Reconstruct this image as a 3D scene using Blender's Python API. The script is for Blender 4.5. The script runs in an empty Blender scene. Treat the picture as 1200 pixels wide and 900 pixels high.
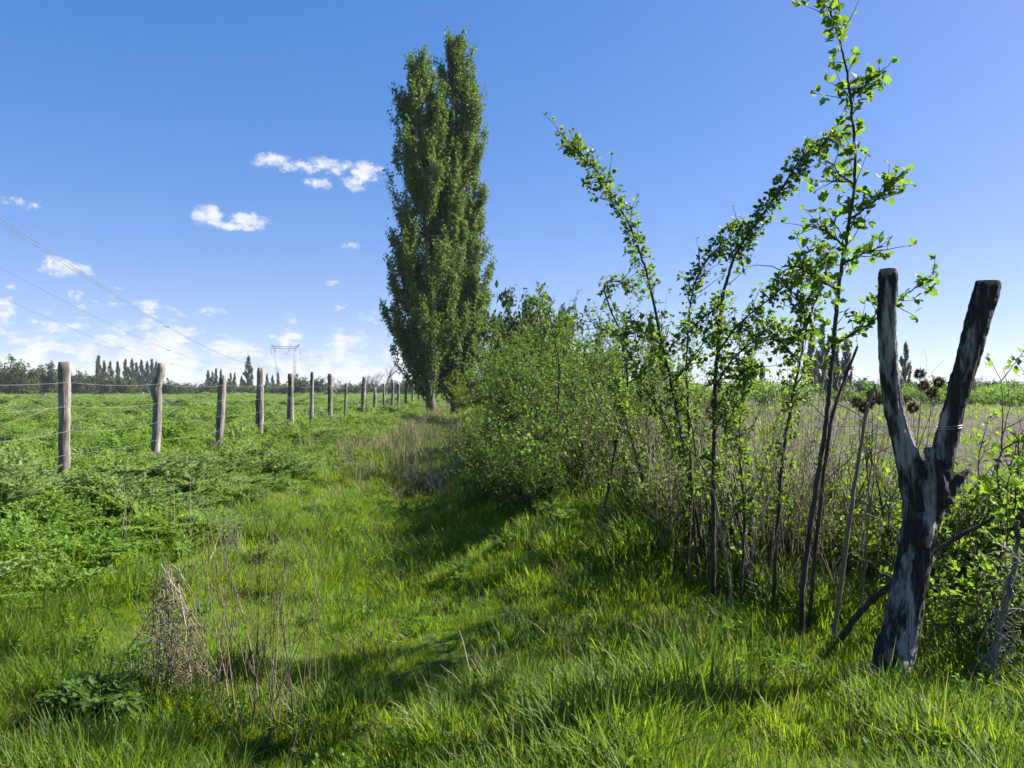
import bpy, math, random
import numpy as np

R = math.radians
sc = bpy.context.scene
COL = sc.collection

# ------------------------------------------------------------------ camera, sky, sun, exposure
F, HORIZON, EYE = 900.0, 460.0, 1.6          # focal length and horizon row of the 1200 x 900 photograph, eye height in metres
cam_data = bpy.data.cameras.new('camera'); cam = bpy.data.objects.new('camera', cam_data); COL.objects.link(cam)
cam.location = (0, 0, EYE); cam.rotation_euler = (R(90), 0, 0)
cam_data.sensor_width = 36.0; cam_data.lens = 36.0 * F / 1200.0
cam_data.shift_y = (HORIZON - 450.0) / 1200.0
cam_data.clip_start = 0.05; cam_data.clip_end = 20000.0
sc.camera = cam

SUN_AZ, SUN_EL = 73.0, 39.0                  # degrees right of the view axis, degrees up
world = bpy.data.worlds.new('World'); sc.world = world; world.use_nodes = True
sun_data = bpy.data.lights.new('sun', 'SUN'); sun = bpy.data.objects.new('sun', sun_data); COL.objects.link(sun)
sun_data.energy = 5.0; sun_data.angle = R(0.55); sun_data.color = (1.0, 0.95, 0.86)
sun.rotation_euler = (R(90 - SUN_EL), 0, R(180 - SUN_AZ))
sun.location = (30, 25, 40)

vs = sc.view_settings
vs.view_transform = 'Standard'; vs.look = 'None'; vs.exposure = 1.8; vs.gamma = 1.0; vs.use_curve_mapping = False
sc.cycles.use_denoising = True
sc.cycles.max_bounces = 4; sc.cycles.diffuse_bounces = 2; sc.cycles.glossy_bounces = 2
sc.cycles.use_adaptive_sampling = True; sc.cycles.adaptive_threshold = 0.025; sc.cycles.transmission_bounces = 2; sc.cycles.transparent_max_bounces = 8
sc.cycles.caustics_reflective = False; sc.cycles.caustics_refractive = False


SKY_SAT, SKY_GAM, SKY_MUL = 1.32, .56, (1.86, 1.86, 2.08)


def build_world():
    nt = world.node_tree; N = nt.nodes; L = nt.links
    N.clear()
    out = N.new('ShaderNodeOutputWorld'); bg = N.new('ShaderNodeBackground')
    sky = N.new('ShaderNodeTexSky'); sky.sky_type = 'NISHITA'; sky.sun_disc = False
    sky.sun_elevation = R(SUN_EL); sky.sun_rotation = R(SUN_AZ)
    sky.air_density = 0.8; sky.dust_density = 0.5; sky.ozone_density = 5.0; sky.altitude = 0
    hs = N.new('ShaderNodeHueSaturation'); hs.inputs['Saturation'].default_value = SKY_SAT; hs.inputs['Hue'].default_value = .52; L.new(sky.outputs[0], hs.inputs['Color'])
    gm = N.new('ShaderNodeGamma'); gm.inputs[1].default_value = SKY_GAM; L.new(hs.outputs[0], gm.inputs[0])
    tint = N.new('ShaderNodeMixRGB'); tint.blend_type = 'MULTIPLY'; tint.inputs[0].default_value = 1.0
    tint.inputs[2].default_value = (*SKY_MUL, 1)
    L.new(gm.outputs[0], tint.inputs[1])
    bg.inputs[1].default_value = 0.05

    def M(op, a, b=None, c=None):
        n = N.new('ShaderNodeMath'); n.operation = op
        for k, v in enumerate((a, b, c)):
            if v is None: continue
            if isinstance(v, (int, float)): n.inputs[k].default_value = v
            else: L.new(v, n.inputs[k])
        return n.outputs[0]
    tc = N.new('ShaderNodeTexCoord'); sep = N.new('ShaderNodeSeparateXYZ'); L.new(tc.outputs['Generated'], sep.inputs[0])
    az = M('ARCTAN2', sep.outputs[0], sep.outputs[1]); el = M('ARCSINE', sep.outputs[2])
    comb = N.new('ShaderNodeCombineXYZ'); L.new(az, comb.inputs[0]); L.new(el, comb.inputs[1])

    def noise(scale, detail, rough, vec, sx=1.0, sy=1.0):
        mp = N.new('ShaderNodeMapping'); mp.inputs['Scale'].default_value = (sx, sy, 1); L.new(vec, mp.inputs[0])
        n = N.new('ShaderNodeTexNoise'); n.inputs['Scale'].default_value = scale; n.inputs['Detail'].default_value = detail
        n.inputs['Roughness'].default_value = rough; L.new(mp.outputs[0], n.inputs['Vector']); return n.outputs['Fac']
    n1 = noise(16, 8, 0.6, comb.outputs[0], 1, 1.7)
    n2 = noise(75, 8, 0.66, comb.outputs[0], 1, 1.3)
    nn = M('ADD', M('MULTIPLY', M('SUBTRACT', n1, 0.5), 1.3), M('MULTIPLY', M('SUBTRACT', n2, 0.5), 2.6))
    # small fair-weather clouds: (pixel x, pixel y, half width, half height, strength)
    blobs = [(318, 189, 26, 8, .9), (350, 195, 34, 7, .85), (385, 193, 26, 9, 1.0), (372, 215, 16, 6, .8), (428, 201, 17, 11, 1.0), (416, 215, 14, 8, .7), (243, 254, 17, 12, 1.3),
             (292, 258, 22, 7, 1.1), (268, 265, 38, 5, 1.0), (78, 314, 28, 9, .8), (18, 240, 26, 6, .55), (88, 346, 9, 5, .6),
             (250, 365, 13, 5, .6), (388, 332, 10, 4, .6), (412, 288, 9, 4, .6), (4, 366, 14, 16, .7), (322, 394, 7, 3, .5),
             (1195, 442, 30, 12, .8), (-160, 150, 120, 28, .9), (-420, 300, 140, 22, .9), (1600, 120, 150, 25, .7), (1900, 330, 160, 20, .8)]
    acc = None
    for (px, py, rx, ry, s) in blobs:
        dx, dy, dz = (px - 600) / F, 1.0, (HORIZON - py) / F
        a0 = math.atan2(dx, dy); e0 = math.asin(dz / math.sqrt(dx * dx + dy * dy + dz * dz))
        k = math.cos(a0) ** 2 if abs(a0) < 1.2 else .5
        qa = M('DIVIDE', M('SUBTRACT', az, a0), rx / F * k * 1.2)
        qe = M('DIVIDE', M('SUBTRACT', el, e0), ry / F * 1.15)
        r2 = M('ADD', M('MULTIPLY', qa, qa), M('MULTIPLY', qe, qe))
        v = M('MULTIPLY', M('SUBTRACT', 1.0, r2), s)
        acc = v if acc is None else M('MAXIMUM', acc, v)
    d_small = M('ADD', M('MAXIMUM', acc, -1.0), M('MULTIPLY', nn, 1.45))
    # cumulus bank along the horizon, thinning towards the sun side
    nb = noise(5.5, 3, 0.5, comb.outputs[0], 1, .3)
    nc = noise(30, 8, 0.60, comb.outputs[0], 1, 2.1)
    base = M('SUBTRACT', 0.052, el)                             # >0 below the bank's top
    side = M('MULTIPLY', M('COSINE', M('SUBTRACT', az, -0.75)), 0.07)
    topv = M('ADD', M('ADD', base, side), M('MULTIPLY', M('SUBTRACT', nb, 0.5), .16))
    d_bank = M('ADD', M('MULTIPLY', M('SUBTRACT', topv, 0.043), 24.0), M('MULTIPLY', M('SUBTRACT', nc, 0.5), 7.0))
    d_bank = M('MINIMUM', d_bank, 1.0)
    dens = M('MAXIMUM', d_small, M('SUBTRACT', d_bank, 0.12))
    alpha = N.new('ShaderNodeMapRange'); alpha.interpolation_type = 'SMOOTHSTEP'
    alpha.inputs[1].default_value = -0.05; alpha.inputs[2].default_value = 1.15; alpha.inputs[3].default_value = 0; alpha.inputs[4].default_value = 0.92
    L.new(dens, alpha.inputs[0])
    up = N.new('ShaderNodeMapRange'); up.inputs[1].default_value = -0.01; up.inputs[2].default_value = 0.006; L.new(el, up.inputs[0])
    a2 = M('MULTIPLY', alpha.outputs[0], up.outputs[0])
    shade = noise(30, 5, 0.6, comb.outputs[0], 1, 2.4)
    cr = N.new('ShaderNodeValToRGB'); cr.color_ramp.elements[0].position = 0.36; cr.color_ramp.elements[1].position = 0.60
    cr.color_ramp.elements[0].color = (4.2, 4.6, 5.5, 1); cr.color_ramp.elements[1].color = (5.9, 5.95, 6.0, 1)
    L.new(shade, cr.inputs[0])
    mix = N.new('ShaderNodeMixRGB'); L.new(a2, mix.inputs[0]); L.new(tint.outputs[0], mix.inputs[1]); L.new(cr.outputs[0], mix.inputs[2])
    L.new(mix.outputs[0], bg.inputs[0]); L.new(bg.outputs[0], out.inputs[0])


build_world()

# ------------------------------------------------------------------ helpers
rng = np.random.default_rng(7)
U_SLOPE = 0.061                              # fence, lane and hedge all run at this slight angle to the view axis


def P(px, py, y):                            # a point at distance y seen at a given place of the photograph
    return np.array([(px - 600.0) / F * y, y, EYE + (HORIZON - py) / F * y])


def vnoise(x, y, scale, seed=0, octaves=2):  # smooth value noise in 0..1
    x = np.asarray(x, float); y = np.asarray(y, float)
    tot = np.zeros(np.broadcast(x, y).shape); amp = 1.0; s = 0.0
    tab = np.random.default_rng(1000 + seed).random((64, 64))
    for o in range(octaves):
        fx = x / scale * 2 ** o + 17.3 * o + 500; fy = y / scale * 2 ** o + 9.1 * o + 500
        ix = np.floor(fx).astype(int); iy = np.floor(fy).astype(int)
        tx = fx - ix; ty = fy - iy; tx = tx * tx * (3 - 2 * tx); ty = ty * ty * (3 - 2 * ty)
        a = tab[ix % 64, iy % 64]; b = tab[(ix + 1) % 64, iy % 64]; c = tab[ix % 64, (iy + 1) % 64]; d = tab[(ix + 1) % 64, (iy + 1) % 64]
        tot += amp * ((a * (1 - tx) + b * tx) * (1 - ty) + (c * (1 - tx) + d * tx) * ty); s += amp; amp *= .5
    return tot / s


def sstep(a, b, x):
    t = np.clip((np.asarray(x, float) - a) / (b - a), 0, 1); return t * t * (3 - 2 * t)


def gh(x, y):                                # height of the ground
    x = np.asarray(x, float); y = np.asarray(y, float)
    u = x + U_SLOPE * y
    h = .34 * sstep(-2.0, -4.6, u)
    h = h + (.05 + .46 * sstep(3.9, 7.4, y)) * sstep(-.5, 1.35, u) * (1 - .45 * sstep(2.3, 4.5, u)) - .17 * np.exp(-((u + .8) / .65) ** 2)
    near = 1 - sstep(120, 400, np.hypot(x, y))
    h = h + near * (.20 * (vnoise(x, y, 1.1, 1) - .5) + .12 * (vnoise(x, y, 6, 2) - .5))
    return h


def G(x, y): return float(gh(x, y))


class MB:
    """collects vertices and faces (numpy) and links them as one mesh object"""
    def __init__(s): s.v = []; s.f = []; s.n = 0
    def add(s, v, *faces):
        v = np.asarray(v, float).reshape(-1, 3)
        for f in faces:
            f = np.asarray(f, int)
            if len(f): s.f.append(f + s.n)
        s.v.append(v); s.n += len(v)
    def mesh(s, name, mat, smooth=True):
        me = bpy.data.meshes.new(name)
        v = np.concatenate(s.v) if s.v else np.zeros((0, 3))
        me.vertices.add(len(v)); me.vertices.foreach_set('co', v.astype(np.float32).ravel())
        tot = np.concatenate([np.full(len(f), f.shape[1]) for f in s.f]); lo = np.concatenate([f.ravel() for f in s.f])
        me.loops.add(len(lo)); me.loops.foreach_set('vertex_index', lo.astype(np.int32))
        me.polygons.add(len(tot)); st = np.concatenate([[0], np.cumsum(tot)[:-1]])
        me.polygons.foreach_set('loop_start', st.astype(np.int32))
        me.polygons.foreach_set('use_smooth', np.full(len(tot), smooth))
        me.update(calc_edges=True); me.validate()
        if mat: me.materials.append(mat)
        return me
    def build(s, name, mat, parent=None, smooth=True):
        return obj(name, s.mesh(name, mat, smooth), parent)


def obj(name, me, parent=None):
    o = bpy.data.objects.new(name, me); COL.objects.link(o)
    if parent: o.parent = parent
    return o


def tag(o, label=None, cat=None, group=None, kind=None):
    if label: o['label'] = label
    if cat: o['category'] = cat
    if group: o['group'] = group
    if kind: o['kind'] = kind
    return o


def thing(name, label, cat, loc=(0, 0, 0), group=None, rz=0.0):
    o = bpy.data.objects.new(name, None); COL.objects.link(o)
    o.location = [float(c) for c in loc]; o.rotation_euler = (0, 0, rz); o.empty_display_size = .2
    return tag(o, label, cat, group)


def copy_tree(o, parent=None):
    c = o.copy(); COL.objects.link(c); c.parent = parent
    for ch in list(o.children): copy_tree(ch, c)
    return c


def tube(mb, pts, rad, sides=6, cap=True, rough=0.0, seed=0, ridge=0.0):
    pts = np.asarray(pts, float); n = len(pts); rad = np.broadcast_to(np.asarray(rad, float), (n,))
    t = np.gradient(pts, axis=0); t /= np.linalg.norm(t, axis=1)[:, None] + 1e-9
    ref = np.array([1., 0, 0]) if abs(t[:, 0]).mean() < .7 else np.array([0, 1., 0])
    a = np.cross(t, ref); a /= np.linalg.norm(a, axis=1)[:, None] + 1e-9
    b = np.cross(t, a)
    th = np.arange(sides) / sides * 2 * math.pi
    rr = rad[:, None] * np.ones((n, sides))
    if rough: rr = rr * (1 + rough * (np.random.default_rng(seed).random((n, sides)) - .5) * 2)
    if ridge:                                # long ridges and furrows that wander slowly along the limb
        kf = np.random.default_rng(seed + 50).random((max(3, n // 12), sides)); kx = np.linspace(0, n - 1, len(kf))
        rr = rr * (1 + ridge * (np.stack([np.interp(np.arange(n), kx, kf[:, q]) for q in range(sides)], 1) - .5) * 2)
    v = pts[:, None] + rr[..., None] * (np.cos(th)[None, :, None] * a[:, None] + np.sin(th)[None, :, None] * b[:, None])
    i = np.arange(n - 1)[:, None] * sides; j = np.arange(sides)[None]; k = (j + 1) % sides
    q = np.stack([i + j, i + k, i + sides + k, i + sides + j], -1).reshape(-1, 4)
    v = v.reshape(-1, 3)
    if cap:
        v = np.concatenate([v, pts[:1], pts[-1:]]); jj = np.arange(sides); kk = (jj + 1) % sides
        c0 = np.stack([kk, jj, np.full(sides, n * sides)], -1); c1 = np.stack([(n - 1) * sides + jj, (n - 1) * sides + kk, np.full(sides, n * sides + 1)], -1)
        mb.add(v, q, np.concatenate([c0, c1]))
    else: mb.add(v, q)


def spline(pts, n):                          # Catmull-Rom through control points
    p = np.asarray(pts, float); p = np.vstack([2 * p[0] - p[1], p, 2 * p[-1] - p[-2]])
    m = len(p) - 3; t = np.linspace(0, m - 1e-6, n); i = t.astype(int); f = (t - i)[:, None]
    a, b, c, d = p[i], p[i + 1], p[i + 2], p[i + 3]
    return .5 * ((2 * b) + (c - a) * f + (2 * a - 5 * b + 4 * c - d) * f ** 2 + (3 * b - a - 3 * c + d) * f ** 3)


def unit(v): return v / (np.linalg.norm(v, axis=-1, keepdims=True) + 1e-9)


LEAF2 = (np.array([[0, 0, 0], [.34, .5, .08], [0, 1, -.06], [-.34, .5, .08]]), np.array([[0, 1, 2], [0, 2, 3]]))
LEAF6 = (np.array([[0, 0, 0], [.20, .18, .05], [.36, .52, .09], [.20, .82, .03], [0, 1, -.10], [-.20, .82, .03], [-.36, .52, .09], [-.20, .18, .05], [0, .5, 0]]),
         np.array([[0, 1, 2, 8], [8, 2, 3, 4], [0, 8, 6, 7], [8, 4, 5, 6]]))


def add_leaves(mb, pos, dirs, size, tmpl, r, flat=.5):
    n = len(pos); tv, tf = tmpl
    y = unit(np.asarray(dirs, float)); h = unit(r.normal(size=(n, 3)) + np.array([0, 0, flat * 2.2]))
    x = unit(np.cross(y, h)); z = np.cross(x, y)
    s = np.broadcast_to(np.asarray(size, float), (n,))[:, None, None]
    v = np.asarray(pos)[:, None] + s * (tv[None, :, 0:1] * x[:, None] + tv[None, :, 1:2] * y[:, None] + tv[None, :, 2:3] * z[:, None])
    f = (tf[None] + (np.arange(n) * len(tv))[:, None, None]).reshape(-1, tf.shape[1])
    mb.add(v.reshape(-1, 3), f)


def branch(r, p, d, length, n=6, wob=.12, lift=.0):
    d = unit(np.asarray(d, float)); pts = [np.asarray(p, float)]; step = length / (n - 1)
    for _ in range(n - 1):
        d = unit(d + r.normal(size=3) * wob + np.array([0, 0, lift])); pts.append(pts[-1] + d * step)
    return np.array(pts)


def along(r, polys, n, t0=0.0, even=True):              # n random points on polylines, with the local direction
    A = np.concatenate([p[int(t0 * (len(p) - 1)):-1] for p in polys]); B = np.concatenate([p[int(t0 * (len(p) - 1)) + 1:] for p in polys])
    w = np.linalg.norm(B - A, axis=1) * (1 if even else (.08 + r.random(len(A)) ** 1.6)); i = r.choice(len(A), n, p=w / w.sum()); t = r.random((n, 1))
    return A[i] + (B[i] - A[i]) * t, unit(B[i] - A[i])


# ------------------------------------------------------------------ materials
def new_mat(name):
    m = bpy.data.materials.new(name); m.use_nodes = True; m.node_tree.nodes.clear(); return m, m.node_tree.nodes, m.node_tree.links


def mat_leaf(name, c1, c2, tr, tw=.42, rough=.55, spec=.2, patch=None, patch_scale=.5):
    m, N, L = new_mat(name)
    out = N.new('ShaderNodeOutputMaterial'); geo = N.new('ShaderNodeNewGeometry'); info = N.new('ShaderNodeObjectInfo')
    mix = N.new('ShaderNodeMixRGB'); mix.inputs[1].default_value = (*c1, 1); mix.inputs[2].default_value = (*c2, 1)
    av = N.new('ShaderNodeMath'); av.operation = 'MULTIPLY_ADD'; av.inputs[1].default_value = .7
    L.new(geo.outputs['Random Per Island'], av.inputs[0])
    sc2 = N.new('ShaderNodeMath'); sc2.operation = 'MULTIPLY'; sc2.inputs[1].default_value = .3; L.new(info.outputs['Random'], sc2.inputs[0])
    L.new(sc2.outputs[0], av.inputs[2]); L.new(av.outputs[0], mix.inputs[0]); col = mix.outputs[0]
    if patch:
        nz = N.new('ShaderNodeTexNoise'); nz.inputs['Scale'].default_value = patch_scale; nz.inputs['Detail'].default_value = 3
        L.new(geo.outputs['Position'], nz.inputs['Vector'])
        rp = N.new('ShaderNodeMapRange'); rp.inputs[1].default_value = .42; rp.inputs[2].default_value = .68; L.new(nz.outputs['Fac'], rp.inputs[0])
        nz.inputs['Detail'].default_value = 6; nz.inputs['Roughness'].default_value = .7
        m2 = N.new('ShaderNodeMixRGB'); L.new(rp.outputs[0], m2.inputs[0]); L.new(col, m2.inputs[1]); m2.inputs[2].default_value = (*patch, 1); col = m2.outputs[0]
    bs = N.new('ShaderNodeBsdfPrincipled'); bs.inputs['Roughness'].default_value = rough + .12; bs.inputs['Specular IOR Level'].default_value = spec * .5
    L.new(col, bs.inputs['Base Color'])
    tl = N.new('ShaderNodeBsdfTranslucent'); tm = N.new('ShaderNodeMixRGB'); tm.blend_type = 'MIX'; tm.inputs[0].default_value = .75
    L.new(col, tm.inputs[1]); tm.inputs[2].default_value = (*tr, 1); L.new(tm.outputs[0], tl.inputs[0])
    ms = N.new('ShaderNodeMixShader'); ms.inputs[0].default_value = tw
    L.new(bs.outputs[0], ms.inputs[1]); L.new(tl.outputs[0], ms.inputs[2]); L.new(ms.outputs[0], out.inputs[0])
    return m


def mat_wood(name, c1, c2, lo=.42, hi=.6, scale=9, stretch=.18, bump=.5, rough=.85, speck=None):
    m, N, L = new_mat(name)
    out = N.new('ShaderNodeOutputMaterial'); tc = N.new('ShaderNodeTexCoord'); mp = N.new('ShaderNodeMapping'); mp.inputs['Scale'].default_value = (1, 1, stretch)
    L.new(tc.outputs['Object'], mp.inputs[0])
    nz = N.new('ShaderNodeTexNoise'); nz.inputs['Scale'].default_value = scale; nz.inputs['Detail'].default_value = 8; nz.inputs['Roughness'].default_value = .65
    L.new(mp.outputs[0], nz.inputs['Vector'])
    rp = N.new('ShaderNodeValToRGB'); rp.color_ramp.elements[0].position = lo; rp.color_ramp.elements[1].position = hi
    rp.color_ramp.elements[0].color = (*c1, 1); rp.color_ramp.elements[1].color = (*c2, 1); L.new(nz.outputs['Fac'], rp.inputs[0]); col = rp.outputs[0]
    n2 = N.new('ShaderNodeTexNoise'); n2.inputs['Scale'].default_value = scale * 7; n2.inputs['Detail'].default_value = 6; mp2 = N.new('ShaderNodeMapping'); mp2.inputs['Scale'].default_value = (1, 1, stretch * .35); L.new(tc.outputs['Object'], mp2.inputs[0]); L.new(mp2.outputs[0], n2.inputs['Vector'])
    if speck:
        r2 = N.new('ShaderNodeMapRange'); r2.inputs[1].default_value = .55; r2.inputs[2].default_value = .66; L.new(n2.outputs['Fac'], r2.inputs[0])
        mm = N.new('ShaderNodeMixRGB'); L.new(r2.outputs[0], mm.inputs[0]); L.new(col, mm.inputs[1]); mm.inputs[2].default_value = (*speck, 1); col = mm.outputs[0]
    bs = N.new('ShaderNodeBsdfPrincipled'); bs.inputs['Roughness'].default_value = rough; bs.inputs['Specular IOR Level'].default_value = .25
    bp = N.new('ShaderNodeBump'); bp.inputs['Strength'].default_value = bump; bp.inputs['Distance'].default_value = .012
    ad = N.new('ShaderNodeMath'); ad.operation = 'ADD'; L.new(nz.outputs['Fac'], ad.inputs[0]); L.new(n2.outputs['Fac'], ad.inputs[1]); L.new(ad.outputs[0], bp.inputs['Height'])
    L.new(bp.outputs[0], bs.inputs['Normal']); L.new(col, bs.inputs['Base Color']); L.new(bs.outputs[0], out.inputs[0])
    return m


def mat_plain(name, c, rough=.6, metal=0.0):
    m, N, L = new_mat(name)
    out = N.new('ShaderNodeOutputMaterial'); bs = N.new('ShaderNodeBsdfPrincipled'); geo = N.new('ShaderNodeNewGeometry')
    nz = N.new('ShaderNodeTexNoise'); nz.inputs['Scale'].default_value = 6; L.new(geo.outputs['Position'], nz.inputs['Vector'])
    mx = N.new('ShaderNodeMixRGB'); mx.inputs[1].default_value = (*[k * .75 for k in c], 1); mx.inputs[2].default_value = (*[min(1, k * 1.25) for k in c], 1)
    L.new(nz.outputs['Fac'], mx.inputs[0]); L.new(mx.outputs[0], bs.inputs['Base Color'])
    bs.inputs['Roughness'].default_value = rough; bs.inputs['Metallic'].default_value = metal; L.new(bs.outputs[0], out.inputs[0])
    return m


M_GRASS = mat_leaf('grass_blades', (.090, .160, .007), (.155, .235, .011), (.33, .48, .012), .48, .42, .4, (.15, .23, .012), .35)
M_GRASS2 = mat_leaf('tall_grass_blades', (.05, .10, .016), (.09, .15, .022), (.17, .30, .02), .42, .42, .4)
M_STRAWY = mat_leaf('yellowing_grass_blades', (.13, .15, .035), (.22, .20, .09), (.30, .32, .06), .38, .5, .3)
M_WEED = mat_leaf('low_weed_leaves', (.045, .105, .015), (.08, .16, .02), (.15, .30, .02), .40, .45, .3)
M_HEM = mat_leaf('feathery_weed_leaves', (.105, .19, .036), (.16, .265, .045), (.28, .46, .048), .42, .5, .25, (.14, .215, .06), .3)
M_HEM2 = mat_leaf('fresh_feathery_leaves', (.11, .19, .03), (.17, .26, .04), (.28, .44, .04), .42, .5, .25)
M_HEM3 = mat_leaf('greyish_feathery_leaves', (.12, .185, .055), (.18, .25, .08), (.26, .37, .08), .40, .55, .25)
M_BROAD = mat_leaf('field_weed_leaves', (.06, .14, .015), (.11, .21, .025), (.20, .36, .025), .42, .45, .3)
M_DRY = mat_leaf('dry_grass_blades', (.20, .15, .09), (.34, .28, .18), (.30, .24, .14), .25, .7, .2)
M_STALK = mat_leaf('dead_stalks', (.105, .078, .048), (.25, .205, .145), (.2, .17, .12), .08, .8, .15)
M_STALK_PALE = mat_leaf('bleached_stalks', (.24, .21, .17), (.42, .38, .31), (.3, .27, .2), .08, .8, .15)
M_HEDGE = mat_leaf('hedge_leaves', (.030, .068, .012), (.075, .135, .020), (.19, .32, .025), .40, .42, .4)
M_SAP = mat_leaf('sapling_leaves', (.035, .075, .015), (.075, .14, .022), (.25, .39, .03), .45, .38, .45)
M_BRAMBLE = mat_leaf('bramble_leaves', (.045, .10, .013), (.10, .18, .02), (.26, .42, .03), .45, .42, .35)
M_POPLAR = mat_leaf('poplar_leaves', (.042, .085, .018), (.105, .165, .032), (.20, .31, .035), .34, .40, .45)
M_FAR = mat_leaf('far_poplar_leaves', (.035, .058, .028), (.065, .095, .04), (.10, .15, .04), .25, .6, .2)
M_FAR2 = mat_leaf('far_tree_leaves', (.045, .06, .024), (.09, .11, .038), (.12, .16, .04), .25, .6, .2)
M_YELLOW = mat_leaf('yellow_bush_leaves', (.10, .15, .018), (.16, .21, .022), (.26, .34, .03), .40, .5, .3)
M_DARKWEED = mat_leaf('dark_weed_leaves', (.035, .08, .014), (.065, .125, .02), (.14, .26, .02), .38, .45, .4)
M_TWIG = mat_wood('twig_bark', (.028, .020, .016), (.075, .055, .042), .4, .65, 22, .3, .3)
M_TRUNK = mat_wood('poplar_bark', (.05, .042, .032), (.16, .135, .105), .4, .62, 3, .2, .6)
M_STUMP = mat_wood('peeling_charred_bark', (.016, .014, .013), (.24, .222, .20), .48, .57, 10.5, .19, .9, .85, (.06, .05, .045))
def dark_limb(m):                            # the right limb keeps most of its dark bark, the rest has peeled
    N = m.node_tree.nodes; L = m.node_tree.links; rp = next(n for n in N if n.type == 'VALTORGB'); src = rp.inputs[0].links[0].from_socket
    tc = next(n for n in N if n.type == 'TEX_COORD'); sp = N.new('ShaderNodeSeparateXYZ'); L.new(tc.outputs['Object'], sp.inputs[0])
    mr = N.new('ShaderNodeMapRange'); mr.inputs[1].default_value = .20; mr.inputs[2].default_value = .36; mr.inputs[3].default_value = 0; mr.inputs[4].default_value = -.11; L.new(sp.outputs[0], mr.inputs[0])
    ad = N.new('ShaderNodeMath'); ad.operation = 'ADD'; L.new(src, ad.inputs[0]); L.new(mr.outputs[0], ad.inputs[1]); L.new(ad.outputs[0], rp.inputs[0])


dark_limb(M_STUMP)
M_CUT = mat_wood('sawn_wood', (.11, .09, .07), (.22, .18, .14), .4, .6, 14, 1, .4)
M_POST = mat_wood('weathered_post_wood', (.07, .062, .054), (.31, .285, .25), .40, .64, 15, .12, 1.0, .9, (.12, .10, .085))
M_WIRE = mat_plain('galvanised_wire', (.30, .30, .30), .5, .5)
M_STEEL = mat_plain('pylon_steel', (.30, .32, .35), .6, .3)
M_CABLE = mat_plain('conductor_cable', (.16, .17, .19), .6, .2)
M_BARE = mat_plain('bare_branch_bark', (.16, .14, .125), .9)
M_BURR = mat_leaf('dry_burrs', (.07, .045, .03), (.14, .095, .065), (.1, .07, .05), .08, .9, .1)


def mat_ground():
    m, N, L = new_mat('ground_soil')
    out = N.new('ShaderNodeOutputMaterial'); geo = N.new('ShaderNodeNewGeometry'); sep = N.new('ShaderNodeSeparateXYZ'); L.new(geo.outputs['Position'], sep.inputs[0])
    def nz(s, d=5):
        n = N.new('ShaderNodeTexNoise'); n.inputs['Scale'].default_value = s; n.inputs['Detail'].default_value = d; L.new(geo.outputs['Position'], n.inputs['Vector']); return n.outputs['Fac']
    def ramp(f, a, b, c1, c2):
        r = N.new('ShaderNodeValToRGB'); r.color_ramp.elements[0].position = a; r.color_ramp.elements[1].position = b
        r.color_ramp.elements[0].color = (*c1, 1); r.color_ramp.elements[1].color = (*c2, 1); L.new(f, r.inputs[0]); return r.outputs[0]
    green = ramp(nz(1.3), .35, .7, (.030, .055, .012), (.075, .125, .022))
    soil = ramp(nz(3.0, 9), .35, .68, (.050, .041, .032), (.105, .088, .070))
    fld = ramp(nz(.25, 3), .44, .60, (.075, .064, .050), (.07, .085, .036))
    u = N.new('ShaderNodeMath'); u.operation = 'MULTIPLY_ADD'; u.inputs[1].default_value = U_SLOPE; L.new(sep.outputs[1], u.inputs[0]); L.new(sep.outputs[0], u.inputs[2])
    wob = N.new('ShaderNodeMath'); wob.operation = 'MULTIPLY_ADD'; wob.inputs[1].default_value = 1.6; L.new(nz(.8), wob.inputs[0]); L.new(u.outputs[0], wob.inputs[2])
    def rng_(f, a, b):
        r = N.new('ShaderNodeMapRange'); r.inputs[1].default_value = a; r.inputs[2].default_value = b; L.new(f, r.inputs[0]); return r.outputs[0]
    right = rng_(wob.outputs[0], 3.2, 4.2); far = rng_(sep.outputs[1], 22, 60)
    def mixc(f, a, b):
        x = N.new('ShaderNodeMixRGB'); L.new(f, x.inputs[0]); L.new(a, x.inputs[1]); L.new(b, x.inputs[2]); return x.outputs[0]
    col = mixc(right, green, mixc(far, soil, fld))
    bs = N.new('ShaderNodeBsdfPrincipled'); bs.inputs['Roughness'].default_value = .95; bs.inputs['Specular IOR Level'].default_value = .1
    bp = N.new('ShaderNodeBump'); bp.inputs['Strength'].default_value = .6; bp.inputs['Distance'].default_value = .04; L.new(nz(9, 8), bp.inputs['Height']); L.new(bp.outputs[0], bs.inputs['Normal'])
    L.new(col, bs.inputs['Base Color']); L.new(bs.outputs[0], out.inputs[0]); return m


# ------------------------------------------------------------------ ground
def build_ground():
    t = np.linspace(-1, 1, 181); xs = np.sign(t) * (np.abs(t) * 9 + (np.abs(t) ** 7) * 2400)
    s = np.linspace(0, 1, 261); ys = -12 + s * 34 + s ** 9 * 2600
    X, Y = np.meshgrid(xs, ys); V = np.stack([X, Y, gh(X, Y)], -1).reshape(-1, 3)
    nx = len(xs); i = np.arange(len(ys) - 1)[:, None] * nx; j = np.arange(nx - 1)[None]
    q = np.stack([i + j, i + j + 1, i + nx + j + 1, i + nx + j], -1).reshape(-1, 4)
    mb = MB(); mb.add(V, q); tag(mb.build('ground', mat_ground()), kind='structure')


build_ground()

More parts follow.
